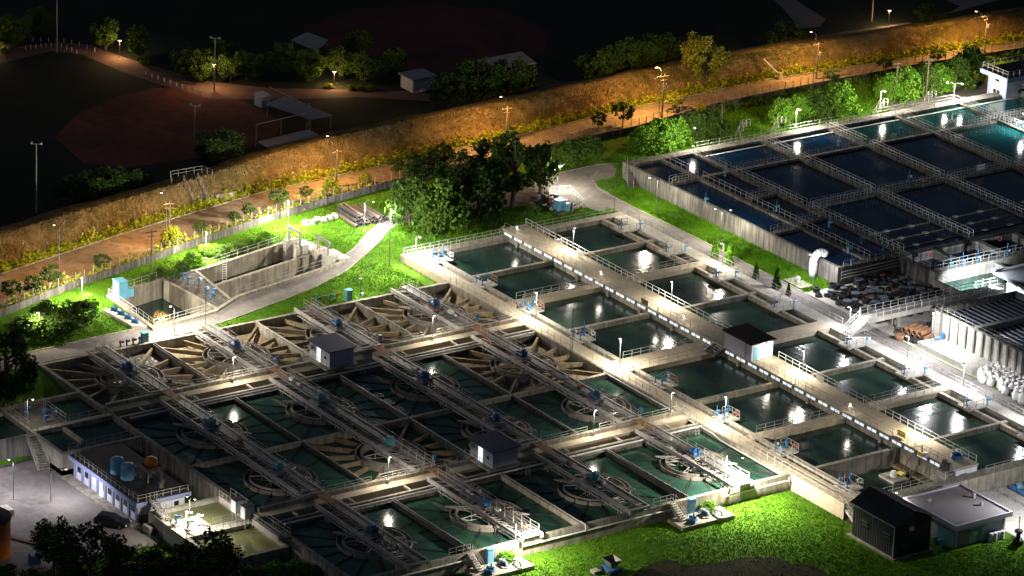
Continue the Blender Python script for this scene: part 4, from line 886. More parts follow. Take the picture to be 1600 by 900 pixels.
# white bulk bags
bg_ = MB().lathe([(0.0, 0), (0.50, 0.0), (0.58, 0.25), (0.60, 0.7), (0.52, 1.05), (0.22, 1.2), (0.10, 1.3), (0.20, 1.45), (0.12, 1.5), (0, 1.46)], k=10)
for i, v in enumerate(bg_.v):
    s_ = 1+0.10*math.sin(i*1.7)+0.06*math.cos(i*0.9); bg_.v[i] = (v[0]*s_, v[1]*s_*1.02, v[2])
bme = bg_.mesh('bulk_bag', 'bag', smooth=True)
for k in range(58):
    i, j = k % 10, k//10
    x, y = 61.6+1.13*i+random.uniform(-.12, .12), 38.9+1.12*j+random.uniform(-.12, .12)+0.25*(i % 2)
    if j == 0 and i in (0, 4, 7): continue
    o = bpy.data.objects.new('bulk_bag', bme); COL.objects.link(o); o.location = (x, y, float(gz(x, y))+0.02); o.rotation_euler[2] = random.uniform(0, 6.3); s_ = random.uniform(0.92, 1.12); o.scale = (s_, s_, random.uniform(0.95, 1.2))
    tag(o, 'plump white bulk bag with a tied top in the crowd beside the road', 'bag', 'white bulk bags')
MB().box(66, 72.5, 39.2, 39.6, -1.2, 0.2).solo('low_wall', 'concrete', 'low concrete kerb wall at the far end of the white bags', 'wall')
# big white elbow pipe over the basin wall
b = MB(); c0 = (17.4, 45.2); pth = [(17.6, 43.9, -0.4), (17.6, 43.9, 2.2)] + [(17.6, 43.9+1.3-1.3*math.cos(a), 2.2+1.3*math.sin(a)) for a in np.linspace(0.2, 2.4, 8)]
b.path(pth, 0.62, k=14); b.solo('elbow_pipe', 'white_paint', 'thick white elbow pipe climbing over the basin wall', 'pipe', smooth=True)
x, y, _ = G(1247, 443, -0.4); MB().box(x-2.2, x+2.2, y-1.2, y+1.2, -0.4, -0.22).solo('valve_slab', 'concrete', 'cracked concrete slab in the verge before the elbow pipe', 'slab'); MB().tube((x, y, -0.22), (x, y, 0.5), 0.2, k=8).tube((x-0.3, y, 0.6), (x+0.3, y, 0.6), 0.18).solo('vent_pipe', 'white_paint', 'small white vent standing on the verge slab', 'vent')
# ---------------------------------------------------------------- inlet works beside the service road
def wall_poly(t, pts, m, z0, z1, w=0.6, close=False, name='wall'):
    P_ = pts+[pts[0]] if close else pts
    for k, (a, b) in enumerate(zip(P_[:-1], P_[1:])):
        d = Vector((b[0]-a[0], b[1]-a[1], 0)).normalized()*(w/2-0.002*(k+1))
        MB().beam((a[0]-d.x, a[1]-d.y, z1+0.002*k), (b[0]+d.x, b[1]+d.y, z1+0.002*k), w, z1-z0).build(name, m, t)
iw = thing('inlet_works', 'sunken concrete inlet works with two channels and gate piers beside the service road', 'tank block', (-22, -36, -4.2))
MB().prism(INLET, -4.2, -3.9).build('floor', 'concrete_dark', iw)
wall_poly(iw, INLET, 'concrete', -3.9, 0.0, 0.6, True)
wall_poly(iw, [(-27.6, -44.2), (-14.2, -43.4)], 'concrete', -3.9, 0.05, 0.5); wall_poly(iw, [(-29.0, -38.2), (-16.6, -39.6)], 'concrete', -3.9, 0.05, 0.5)
wall_poly(iw, [(-22.4, -38.9), (-27.4, -17.6)], 'concrete', -3.9, 0.02, 0.6, name='middle_wall')
MB().prism([(-28.2, -43.9), (-14.4, -43.1), (-16.4, -39.9), (-28.8, -38.5)], -0.4, -0.05).build('bridge_slab', 'concrete_dark', iw)
structure('water', MB().prism([(-26.0, -54.2), (-28.3, -44.5), (-14.2, -43.8), (-12.1, -55.0)], -3.5, -3.0), 'water_filter'); structure('water', MB().prism([(-28.9, -38.0), (-22.8, -38.6), (-27.6, -18), (-33, -19.6)], -3.5, -2.6), 'water_filter')
# gate piers
for q, (a, b) in enumerate((((-32.6, -20.6), (-28.6, -18.4)), ((-26.8, -19.0), (-22.9, -16.6)))):
    t = thing('gate_pier', f'concrete gate pier with a steel lifting frame, {"far" if q == 0 else "road-side"} one of the inlet works', 'pier', ((a[0]+b[0])/2, (a[1]+b[1])/2, -3.9), group='gate piers')
    x0, x1, y0, y1 = a[0], b[0], a[1], b[1]
    part('pier', 'concrete_pale', t, (x0, x0+0.9, y0, y1, -3.9, 0.9)); part('pier', 'concrete_pale', t, (x1-0.9, x1, y0, y1, -3.9, 0.9)); part('gate', 'steel_dark', t, (x0+0.9, x1-0.9, y0+0.9, y0+1.1, -3.5, 0.2))
    MB().tube((x0+0.4, y0+0.8, 0.9), (x0+0.4, y0+0.8, 3.0), 0.16).tube((x1-0.4, y0+0.8, 0.9), (x1-0.4, y0+0.8, 3.0), 0.16).beam((x0, y0+0.8, 3.15), (x1, y0+0.8, 3.15), 0.35, 0.3).build('frame', 'steel', t)
    part('top_slab', 'concrete_pale', t, (x0-0.3, x1+0.3, y1, y1+1.8, -0.3, 0.15)); railing([(x0+0.5, y0+0.2, 0.9), (x1-0.5, y0+0.2, 0.9)], '', parent=t, step=1.2)
railing([(-17.2, -38, 0.02), (-22.3, -16.4, 0.02)], 'railing along the road edge of the inlet channels', step=2.0); railing([(-29.8, -36, 0.02), (-33.6, -20.8, 0.02)], 'railing along the bank edge of the inlet channels', step=2.2)
railing([(-13.6, -44.8, 0.02), (-11.9, -55.2, 0.02), (-17, -54.9, 0.02)], 'railing at the road corner of the inlet basin', step=1.6); railing([(-17, -55.2, 0.02), (-26.0, -54.9, 0.02)], 'railing along the lawn side of the inlet basin', step=1.6, m='white_paint'); railing([(-26.6, -54, 0.02), (-28.8, -45.2, 0.02)], 'railing along the bank side of the inlet basin', step=1.6)
for q, (x, y) in enumerate(((-27.0, -41.6), (-25.2, -41.8), (-24.0, -40.6), (-20.2, -41.6), (-19.2, -40.8), (-18.0, -42.0))): valve(x, y, -0.05, f'blue gate valve on the inlet bridge slab, {ORD[q]} from the bank', 1.9)
t = thing('caged_ladder', 'pale caged ladder on the far wall of the inlet channel', 'ladder', (-28.9, -33.4, -2.5))
for s_ in (-0.35, 0.35): MB().tube((-28.6, -33.4+s_, -2.5), (-28.6, -33.4+s_, 1.2), 0.06).build('stile', 'white_paint', t)
rg = MB().tube((0, -0.35, 0), (0, 0.35, 0), 0.04).mesh('rung', 'white_paint')
for k in range(9): sub('rung', rg, t, (0.3, 0, 0.2+0.38*k))
x, y, _ = G(188, 463, 0.0)
t = thing('blue_cabinet', 'tall pale blue electric cabinet at the corner of the inlet basin', 'cabinet', (x, y, -0.1)); MB().box(-0.9, 0.9, -0.75, 0.75, 0, 2.6).build('body', 'blue_pale', t, local=True); MB().box(-1.0, 1.0, -0.85, 0.85, 2.6, 2.72).build('cap', 'blue_pale', t, local=True); MB().box(0.91, 0.94, -0.65, 0.65, 0.2, 2.4).build('door', 'blue_pale', t, local=True); MB().box(-0.7, 0.7, 0.9, 1.9, 0, 1.2).build('side_box', 'blue_pale', t, local=True)
MB().prism([(-21.5, -58.4), (-13.5, -58.0), (-12.6, -56.0), (-20.5, -56.2)], -0.4, 0.1).solo('pump_slab', 'concrete_pale', 'pale slab with blue pumps beside the inlet basin lawn', 'slab')
pump_me = MB().tube((-0.5, 0, 0.35), (0.5, 0, 0.35), 0.24, k=8).box(-0.6, 0.6, -0.25, 0.25, 0, 0.12).tube((0.1, 0, 0.4), (0.1, 0, 0.95), 0.12, k=8).mesh('pump', 'blue_paint')
def pumps(pts, lab, grp, rz=0.6, z=None):
    for x, y, zz in pts:
        o = bpy.data.objects.new('pump', pump_me); COL.objects.link(o); o.location = (x, y, zz); o.rotation_euler[2] = rz; tag(o, lab, 'pump', grp)
pumps([(-20.0+1.9*k, -57.2+0.08*k, 0.1) for k in range(4)], 'squat blue pump in the row on the pale slab by the inlet basin', 'pumps on the inlet slab')
# boulders and pipe pile on the lawn
for k in range(6):
    x, y, _ = G(478+9*k, 352-2.5*k+random.uniform(-2, 2), -0.4); b = MB().lathe([(0, 0), (0.62, 0), (0.66, 0.4), (0.45, 0.75), (0, 0.8)], k=7)
    for i, v in enumerate(b.v): b.v[i] = (x+v[0]*(1+0.25*math.sin(i*2.3+k)), y+v[1]*(1+0.25*math.cos(i*1.7+k)), -0.42+v[2])
    b.solo('boulder', 'stone', 'grey boulder in the row on the lawn above the gate piers', 'boulder', 'row of boulders')
pb = MB().lathe([(0.33, -3.2), (0.33, 3.2), (0.26, 3.2), (0.26, -3.2), (0.33, -3.2)], k=10).mesh('stored_pipe', 'pipe_black'); pb2 = MB().lathe([(0.33, -3.2), (0.33, 3.2), (0.26, 3.2), (0.26, -3.2), (0.33, -3.2)], k=10).mesh('stored_pipe', 'wood')
c = G(573, 345, -0.4)
for k in range(16):
    r_, q = divmod(k, 7) if k < 14 else (2, k-14); o = bpy.data.objects.new('stored_pipe', pb if k % 3 else pb2); COL.objects.link(o)
    o.location = (c[0]-1.2+random.uniform(-.5, .5), c[1]-3.0+0.78*q+0.35*r_, -0.06+0.58*r_); o.rotation_euler = (math.pi/2, 0, math.radians(86)+random.uniform(-.07, .07)); tag(o, ('black' if k % 3 else 'brown')+' pipe in the long stack beneath the big tree', 'pipe', 'stack of stored pipes')
# fenced equipment pen by the road bend
t = thing('equipment_pen', 'pipe-railed pen of worn machinery by the road bend', 'equipment pen', (-28, 29, -0.4)); c = [(-33.2, 29.2), (-32.0, 33.2), (-25.6, 31.4), (-24.6, 28.6)]
railing([(x, y, -0.4) for x, y in c], '', parent=t, m='white_paint', step=1.6, h=1.4)
MB().prism([(-33, 26), (-31.8, 32.8), (-25.4, 31.0), (-24.2, 25.4)], -0.4, -0.1).build('base', 'concrete_dark', t)
for k in range(9): x, y = -32+0.8*k, 27.5+random.uniform(-1, 2.6); MB().tube((x, y, 0), (x+1.2, y+0.4, 0.5), 0.16).box(x-0.3, x+0.3, y-0.3, y+0.3, -0.1, 0.6+0.5*random.random()).build('machine', random.choice(('steel_dark', 'rust', 'wood')), t)
for q, (px, py, h, lab) in enumerate(((874, 330, 1.6, 'square pale blue tank at the front of the equipment pen'), (886, 331, 1.2, 'round pale blue drum at the front of the equipment pen'))):
    x, y, _ = G(px, py, -0.4); b = MB()
    (b.box(x-0.7, x+0.7, y-0.7, y+0.7, -0.1, h) if q == 0 else b.lathe([(0, 0), (0.5, 0), (0.5, h), (0, h)], (x, y, -0.1), k=14)).solo('blue_drum' if q else 'blue_tank', 'blue_pale', lab, 'tank')
# ---------------------------------------------------------------- settling tanks at the office end
lt = thing('settling_tanks', 'dim concrete settling tanks with stairs above the office yard', 'tank block', (14, -83, -3.3))
part('floor', 'concrete_dark', lt, (4.6, 23.2, -89.2, -76.8, -3.3, -2.5)); part('wall', 'concrete', lt, (4.6, 23.2, -89.2, -88.7, -3.3, -0.02)); part('wall', 'concrete', lt, (4.6, 5.2, -88.7, -76.85, -3.3, -0.02)); part('wall', 'concrete', lt, (22.7, 23.2, -88.7, -76.85, -3.3, -0.02)); part('partition', 'concrete', lt, (13.6, 14.6, -88.7, -76.85, -2.5, 0.0)); part('deck', 'concrete_dark', lt, (6.2, 13.6, -88.7, -83.2, -2.5, 0.0))
structure('water', MB().quad((5.2, -83.2, -0.7), (13.6, -83.2, -0.7), (13.6, -76.85, -0.7), (5.2, -76.85, -0.7)), 'water_clar'); structure('water', MB().quad((14.6, -88.7, -0.7), (22.7, -88.7, -0.7), (22.7, -76.85, -0.7), (14.6, -76.85, -0.7)), 'water_filter')
part('baffle', 'concrete', lt, (14.6, 20.0, -84.6, -84.1, -2.5, -0.2))
lt2 = thing('small_settling_tank', 'small square settling tank with pale corner beside the yard lawn', 'tank', (10, -91.5, -3.3)); part('wall', 'concrete_wall', lt2, (6.0, 15.2, -95.5, -95.1, -3.3, 0.0)); part('wall', 'concrete_wall', lt2, (14.8, 15.2, -95.1, -89.3, -3.3, 0.0)); part('wall', 'concrete', lt2, (6.0, 6.4, -95.1, -89.3, -3.3, 0.0)); part('floor', 'concrete_dark', lt2, (6.4, 14.8, -95.1, -89.3, -3.3, -1.6)); structure('water', MB().quad((6.4, -95.1, -0.6), (14.8, -95.1, -0.6), (14.8, -89.25, -0.6), (6.4, -89.25, -0.6)), 'water_filter')
railing([(6.3, -83.4, 0), (13.6, -83.4, 0)], 'railing on the deck between the settling tanks', step=1.4); railing([(14.1, -83.2, 0), (14.1, -77, 0)], 'railing on the settling tank partition toward the clarifiers', step=1.4); railing([(6.3, -88.9, 0), (13.6, -88.9, 0)], 'railing on the settling tank deck above the small square tank', step=1.4); railing([(22.9, -88, 0), (22.9, -77.2, 0)], 'railing between the settling tanks and the office roof', step=1.4)
stair('concrete stair from the settling tank deck down to the yard', (15.4, -89.6, 0.0), (20.4, -90.4, -3.15), 1.5, 14)
for q, (x, y) in enumerate(((8.3, -86.6), (10.2, -85.0), (12.4, -85.9), (9.6, -87.6), (11.4, -84.1))): valve(x, y, 0, f'blue pump head on the settling tank deck, {ORD[q]} from the dark tree', 2.2 if q % 2 else 1.5)
buoy(8.0, -84.2, 0.9, 'red ring lifebuoy on the settling tank deck')
MB().tube((8.9, -94.0, -3.2), (8.9, -94.0, 0.3), 0.12).tube((8.9, -94.0, 0.3), (8.9, -93.0, 0.4), 0.12).solo('yellow_pipe', 'yellow', 'upright yellow pipe against the small settling tank', 'pipe')
MB().prism([(4.6, -100.5), (15.6, -100.5), (17.2, -97), (16.6, -90.2), (4.6, -90.2)], -3.4, -3.0).solo('kerbed_bed', 'concrete_dark', 'raised kerb round the small yard lawn', 'kerb')
patch('lawn', [(4.9, -100.2), (15.4, -100.2), (16.9, -97), (16.3, -90.5), (4.9, -90.5)], 'grass', z=-2.985)
Q = RNG.uniform([5, -100], [16, -95.6], (2600, 2)); o = bpy.data.objects.new('grass', np_mesh('grass', tufts(Q, np.full(len(Q), -2.98), 0.1, 0.3, 0.05), 3, 'grass_blade')); COL.objects.link(o); tag(o, 'short green grass on the kerbed yard lawn', 'grass', kind='stuff')
# ---------------------------------------------------------------- office building with the blue trim
ob = thing('office_building', 'long single-storey office with blue pilasters and railed black flat roof', 'building', (33.2, -84.5, -3.2))
part('wall', 'wall_white', ob, (24.6, 41.9, -88.0, -81.0, -3.2, -0.55)); part('roof', 'roof_black', ob, (24.0, 42.5, -88.5, -80.5, 0.0, 0.06)); part('fascia', 'wall_blue', ob, (23.9, 42.6, -88.62, -80.4, -0.6, -0.004)); part('plinth', 'concrete', ob, (23.6, 42.6, -89.6, -88.05, -3.2, -3.05)); part('plinth', 'steel_dark', ob, (41.95, 42.05, -87.9, -81.1, -3.18, -2.1))
for k in range(9): part('pilaster', 'wall_blue', ob, (24.55+2.1*k, 25.0+2.1*k, -88.16, -88.02, -3.1, -0.62))
for k in range(8):
    lit = k == 2; w = part('window', 'lit_window_warm' if lit else 'glass_dark', ob, (25.4+2.1*k, 26.3+2.1*k, -88.07, -88.02, -1.95, -1.15))
    if k == 3: w.location.z += 0; part('door', 'lit_door', ob, (31.55, 32.5, -88.12, -88.08, -3.04, -0.9))
    part('frame', 'wall_white', w, (25.34+2.1*k, 26.36+2.1*k, -88.1, -88.075, -2.03, -1.95))
railing([(24.2, -80.7, 0.06), (24.2, -88.3, 0.06), (42.3, -88.3, 0.06), (42.3, -80.7, 0.06)], 'railing round the office roof', step=1.2, h=0.9)
part('side_window', 'glass_dark', ob, (41.92, 41.96, -82.6, -81.9, -1.9, -1.2))
tk = MB().lathe([(0, 0), (0.9, 0), (0.9, 0.6), (0.94, 0.62), (0.94, 0.7), (0.9, 0.72), (0.9, 1.3), (0.94, 1.32), (0.94, 1.4), (0.9, 1.42), (0.9, 2.0), (0.5, 2.2), (0, 2.25)], k=22)
for q, (px, py) in enumerate(((183, 738), (199, 747))):
    x, y, _ = G(px, py, 0.1); t = thing('water_tank', f'pale blue water tank on the office roof, {"farther" if q == 0 else "nearer"} of the pair', 'tank', (x, y, 0.07), group='office roof tanks'); tk.build('body', 'blue_pale', t, local=True, smooth=False); MB().box(-0.12, 0.12, 0.9, 1.02, 0, 2.1).build('pipe', 'steel_dark', t, local=True)
x, y, _ = G(236, 738, 1.0)
t = thing('orange_water_tank', 'round orange water tank on a legged concrete tray over the office roof', 'tank', (x, y, 0.07)); MB().box(-1.3, 1.3, -1.3, 1.3, 1.5, 1.62).box(-1.3, -1.18, -1.3, 1.3, 1.62, 2.1).box(1.18, 1.3, -1.3, 1.3, 1.62, 2.1).box(-1.18, 1.18, -1.3, -1.18, 1.62, 2.1).box(-1.18, 1.18, 1.18, 1.3, 1.62, 2.1).build('tray', 'concrete', t, local=True); MB().lathe([(0, 0), (0.85, 0), (0.9, 0.7), (0.85, 1.2), (0.4, 1.5), (0, 1.52)], (0, 0, 1.65), k=20).build('body', 'orange_tank', t, local=True, smooth=True)
for a in (-1, 1):
    for b_ in (-1, 1): MB().tube((a, b_, 0), (a, b_, 1.5), 0.1).build('leg', 'concrete', t, local=True)
for q in range(5): x, y = 33+1.6*q+random.uniform(-.5, .5), -83.2+random.uniform(-1.5, 1.5); MB().box(x-0.35, x+0.35, y-0.3, y+0.3, 0.07, 0.6+0.3*random.random()).solo('roof_unit', 'steel_dark', f'small dark unit on the office roof, {ORD[q]} counted from the blue tanks', 'roof unit', 'office roof units')
stair('steel stair from the office roof corner down toward the olive tanks', (42.9, -86.3, 0.1), (46.8, -86.6, -0.9), 1.0, 7, 'steel')
# dark estate car
t = thing('parked_car', 'dark estate car with red tail lamps parked by the office kerb', 'car', (40.9, -91.3, -3.17), rz=math.radians(38))
cb_ = MB(); sec = [(-2.3, 0.45, 0.80, 0.82), (-2.25, 0.3, 1.0, 0.88), (-1.9, 0.28, 1.05, 0.9), (1.2, 0.28, 1.0, 0.9), (2.0, 0.3, 0.92, 0.86), (2.3, 0.4, 0.75, 0.78)]
for x, zl, zh, w in sec: cb_.v += [(x, -w, zl), (x, w, zl), (x, w*0.97, zh), (x, -w*0.97, zh)]
for k in range(len(sec)-1):
    for q in range(4): a, b_ = 4*k+q, 4*k+(q+1) % 4; cb_.f.append((a, b_, b_+4, a+4))
cb_.f += [(3, 2, 1, 0), tuple(4*(len(sec)-1)+i for i in range(4))]; cb_.build('body', 'car_paint', t, local=True)
gh = MB(); gs = [(-2.15, 0.84, 1.04), (-1.8, 0.74, 1.52), (0.1, 0.74, 1.55), (1.1, 0.82, 1.02)]
for x, w, z in gs: gh.v += [(x, -w, 1.0 if z > 1.1 else z-0.04), (x, w, 1.0 if z > 1.1 else z-0.04), (x, w, z), (x, -w, z)]
for k in range(3):
    for q in range(4): a, b_ = 4*k+q, 4*k+(q+1) % 4; gh.f.append((a, b_, b_+4, a+4))
gh.build('greenhouse', 'glass_dark', t, local=True); MB().box(-1.75, 0.05, -0.72, 0.72, 1.5, 1.58).build('roof', 'car_paint', t, local=True)
for x in (-1.4, 1.4):
    for s_ in (-0.84, 0.84): w = MB().tube((x, s_-0.1, 0.33), (x, s_+0.1, 0.33), 0.33, k=14).build('wheel', 'rubber', t, local=True); MB().tube((x, s_-0.115, 0.33), (x, s_+0.115, 0.33), 0.19, k=10).build('rim', 'steel', w, local=True)
for s_ in (-0.78, 0.78): MB().box(-2.29, -2.2, s_-0.09, s_+0.09, 0.75, 1.1).build('tail_lamp', 'tail_red', t, local=True); MB().box(2.2, 2.31, s_-0.14, s_+0.14, 0.6, 0.78).build('headlight', 'white_paint', t, local=True)
# ---------------------------------------------------------------- olive tanks at the foot of the clarifiers
ot = thing('olive_tanks', 'floodlit open tanks of olive water with a pale pump platform', 'tank block', (53, -82, -3.3)); z0 = -1.0
part('floor', 'concrete_dark', ot, (43.6, 62, -87.4, -76.85, -3.4, -3.2)); part('wall', 'concrete_pale', ot, (43.6, 44.3, -87.4, -76.85, -3.3, z0)); part('wall', 'concrete', ot, (61.3, 62, -87.4, -76.85, -3.3, z0)); part('wall', 'concrete', ot, (44.3, 61.3, -87.4, -86.8, -3.3, z0)); part('wall', 'concrete', ot, (44.3, 61.3, -77.4, -76.85, -3.3, z0)); part('pump_platform', 'concrete_pale', ot, (47.8, 53.4, -87.6, -82.6, -3.3, z0+0.1)); part('cross_walkway', 'concrete_pale', ot, (51.6, 53.4, -82.6, -77.4, -3.3, z0+0.05))
structure('water', MB().quad((44.3, -86.8, z0-0.5), (61.3, -86.8, z0-0.5), (61.3, -77.4, z0-0.5), (44.3, -77.4, z0-0.5)), 'water_olive')
railing([(44.0, -87.1, z0), (50.4, -87.3, z0+0.1)], 'railing along the yard edge of the olive tanks', step=1.2); railing([(51.7, -82.4, z0+0.05), (51.7, -77.6, z0+0.05)], 'railing on the cross walkway of the olive tanks', step=1.1); railing([(53.2, -87.2, z0+0.1), (53.2, -82.7, z0+0.1), (53.2, -77.6, z0+0.05)], 'near railing on the olive tank platform', step=1.1)
for q, (x0, x1) in enumerate(((46.5, 52.0), (54.6, 61.6))):
    t = thing('sludge_scraper', f'boxed scraper walkway hanging along the olive tanks, {"upper" if q == 0 else "lower"} one', 'walkway', (x0, -77, z0), group='scraper walkways'); part('deck', 'steel_dark', t, (x0, x1, -78.4, -76.6, 0.0, 0.12)); part('side_panel', 'steel', t, (x0, x1, -78.5, -78.42, -0.3, 0.5)); railing([(x0, -78.4, 0.12), (x1, -78.4, 0.12)], '', parent=t, step=0.9); railing([(x0, -76.7, 0.12), (x1, -76.7, 0.12)], '', parent=t, step=1.4)
    b_ = thing('control_box', f'boxy grey control cubicle on legs by the {"upper" if q == 0 else "lower"} scraper walkway', 'cubicle', (x1-0.4 if q == 0 else x0-0.6, -78.6, z0), group='olive tank cubicles'); MB().box(-0.55, 0.55, -0.7, 0.7, 1.3, 3.0).build('box', 'wall_white', b_, local=True); MB().box(-0.62, 0.62, -0.78, 0.78, 3.0, 3.1).build('lid', 'steel_dark', b_, local=True)
    for a in (-0.45, 0.45): MB().box(a-0.06, a+0.06, -0.6, -0.48, 0, 1.3).box(a-0.06, a+0.06, 0.48, 0.6, 0, 1.3).build('leg', 'steel', b_, local=True)
for q, (x, y) in enumerate(((49.0, -84.8), (50.6, -84.0), (51.4, -86.0), (49.4, -86.6))):
    t = thing('dosing_pump', f'white dosing pump on the olive tank platform, {ORD[q]} from the office', 'pump', (x, y, z0+0.1), group='dosing pumps'); MB().box(-0.4, 0.4, -0.3, 0.3, 0, 0.25).build('base', 'steel', t, local=True); MB().tube((0, 0, 0.25), (0, 0, 1.5), 0.16, k=8).tube((0, 0, 1.3), (0.9, 0.3, 1.6), 0.14, k=8).build('body', 'white_paint' if q != 3 else 'blue_paint', t, local=True)
buoy(49.6, -87.2, z0+0.8, 'white ring lifebuoy on the olive tank railing', False)
MB().box(44.2, 46.0, -88.6, -88.1, -3.2, -2.2).box(44.2, 44.6, -88.0, -87.5, -3.2, -2.2).solo('block_wall', 'concrete', 'broken low block wall before the olive tanks', 'wall')
# orange storage tank at the frame edge
x, y, _ = G(-22, 866, -3.2)
t = thing('orange_storage_tank', 'big orange storage tank with a dark lid at the edge of the yard', 'tank', (x, y, -3.2)); MB().lathe([(0, 0), (3.2, 0), (3.2, 5.2), (0, 5.2)], k=36).build('body', 'orange_tank', t, local=True); MB().lathe([(3.3, 5.15), (3.3, 5.4), (0, 5.9)], k=36).build('lid', 'roof_black', t, local=True)
MB().beam((24, -112, -3.0), (45, -100.6, -3.0), 0.7, 0.5).solo('yard_beam', 'rust', 'long brown beam lying along the edge of the yard', 'beam'); x, y, _ = G(10, 800, -3.1); MB().box(x-1.0, x+1.0, y-0.6, y+0.6, -3.2, -2.5).solo('concrete_block', 'concrete_pale', 'pale concrete block at the end of the brown beam', 'block')
x, y, _ = G(54, 880, -3.2); MB().box(x-0.6, x+0.6, y-0.6, y+0.6, -3.2, -1.9).solo('blue_bin', 'blue_dark', 'dark blue bin under the trees at the yard edge', 'bin')
# ---------------------------------------------------------------- sheds at the near corner
bs = thing('black_shed', 'tall black metal-clad shed with a gabled roof on the grass', 'shed', (97.3, -6, -2.3)); X0, X1, Y0, Y1, ZE = 92.9, 101.7, -9.0, -3.0, 2.4
b = MB().box(X0, X1, Y0, Y1, -2.3, ZE); n = len(b.v); ym = (Y0+Y1)/2
b.v += [(X0, Y0, ZE), (X0, Y1, ZE), (X0, ym, ZE+1.3), (X1, Y0, ZE), (X1, Y1, ZE), (X1, ym, ZE+1.3)]; b.f += [(n, n+2, n+1), (n+3, n+4, n+5)]; b.build('wall', 'cladding', bs)
rib = MB().box(-0.04, 0.04, -0.05, 0, 0, ZE+2.28).mesh('cladding_rib', 'cladding')
for k in range(18): sub('cladding_rib', rib, bs, (X0+0.25+0.5*k-97.3, Y0-0.005+6, 0.02))
rib2 = MB().box(0, 0.05, -0.04, 0.04, 0, ZE+2.28).mesh('cladding_rib', 'cladding')
for k in range(12): sub('cladding_rib', rib2, bs, (X1+0.005-97.3, Y0+0.25+0.5*k+6, 0.02))
for s_ in (-1, 1):
    r = MB(); ye = (Y0-0.4) if s_ < 0 else (Y1+0.4); r.v = [(X0-0.35, ye, ZE-0.05), (X1+0.35, ye, ZE-0.05), (X1+0.35, ym, ZE+1.5), (X0-0.35, ym, ZE+1.5), (X0-0.35, ye, ZE+0.06), (X1+0.35, ye, ZE+0.06), (X1+0.35, ym, ZE+1.61), (X0-0.35, ym, ZE+1.61)]; r.f = [(3,2,1,0),(4,5,6,7),(0,1,5,4),(1,2,6,5),(2,3,7,6),(3,0,4,7)]; ro = r.build('roof_slope', 'cladding', bs)
    sl = MB()
    for k in range(19): x = X0-0.2+0.5*k; sl.beam((x, ye, ZE+0.10), (x, ym, ZE+1.65), 0.07, 0.05)
    sl.build('roof_seams', 'cladding', ro)
MB().beam((X0-0.4, ym, ZE+1.72), (X1+0.4, ym, ZE+1.72), 0.35, 0.12).build('ridge_cap', 'steel', bs)
for x in (95.1, 99.6): w = part('window', 'glass_dark', bs, (x, x+1.1, Y0-0.09, Y0-0.02, -0.3, 0.7)); part('frame', 'steel_dark', w, (x-0.06, x+1.16, Y0-0.11, Y0-0.095, 0.16, 0.22)); part('hood', 'steel_dark', w, (x-0.1, x+1.2, Y0-0.3, Y0-0.1, 0.72, 0.78))
part('door', 'glass_dark', bs, (X1+0.06, X1+0.1, -5.2, -4.3, -2.28, -0.4)); part('plinth', 'concrete', bs, (X0-0.5, X1+0.4, Y0-0.5, Y1+0.4, -2.4, -2.2)); part('eave_lamp', 'steel', bs, (97.2, 97.35, Y0-0.3, Y0-0.1, 1.9, 2.2))
fbu = thing('flat_roof_building', 'low building with a broad stained flat roof beside the black shed', 'building', (98, 4.5, -2.3)); part('wall', 'wall_lilac', fbu, (93.4, 103.0, 0.3, 8.8, -2.3, 0.6)); part('roof', 'roof_slab', fbu, (92.9, 103.6, -0.4, 9.4, 0.6, 1.0))
for a in ((92.85, 103.65, -0.45, -0.2, 0.55, 1.22), (92.85, 103.65, 9.2, 9.45, 0.55, 1.22), (92.85, 93.1, -0.198, 9.198, 0.55, 1.22), (103.4, 103.65, -0.198, 9.198, 0.55, 1.218)): part('parapet', 'wall_lilac', fbu, a)
for q, (x, y) in enumerate(((95.0, 2.0), (99.5, 7.2), (97.0, 8.0))): part('roof_vent', 'steel', fbu, (x, x+0.35, y, y+0.35, 1.0, 1.45+0.1*q))
part('downpipe', 'steel', fbu, (103.02, 103.12, 8.4, 8.5, -2.3, 0.55)); part('conduit', 'steel', fbu, (103.02, 103.07, 0.5, 8.6, 0.2, 0.25)); part('air_conditioner', 'wall_white', fbu, (103.02, 103.5, 2.9, 3.6, -0.9, -0.3))
part('gutter', 'steel', bs, (92.6, 102.0, -9.52, -9.4, 2.3, 2.42)); part('downpipe', 'steel', bs, (101.5, 101.6, -9.2, -9.1, -2.2, 2.3)); part('wall_vent', 'steel', bs, (101.72, 101.8, -6.8, -6.0, 1.2, 1.8))
part('door', 'teal', fbu, (103.01, 103.06, 3.9, 4.7, -2.28, -0.2)); part('shutter', 'roof_slab', fbu, (103.01, 103.05, 0.6, 2.6, -2.28, -0.1)); part('side_panel', 'teal', fbu, (99.4, 102.8, 0.22, 0.28, -2.28, -0.2))
for q in range(2): MB().lathe([(0, 0), (0.38, 0), (0.42, 0.9), (0.46, 0.92), (0.3, 1.05), (0, 1.05)], (100.6+0.95*q, -0.9, -2.3), k=12).solo('teal_bin', 'teal', 'teal lidded bin between the black shed and the flat roof', 'bin', 'teal bins')
sk = MB().lathe([(0, 0), (0.36, 0.02), (0.42, 0.1), (0.36, 0.19), (0, 0.2)], k=8).mesh('sack', 'wall_white', smooth=True)
for k in range(24): o = bpy.data.objects.new('sack', sk); COL.objects.link(o); o.location = (103.6+0.1*(k % 2), 5.9+0.62*(k % 4), -2.3+0.19*(k//4)); o.scale = (0.9, 0.9, 1); tag(o, 'grubby sack in the stack against the flat-roofed building', 'sack', 'stacked sacks')
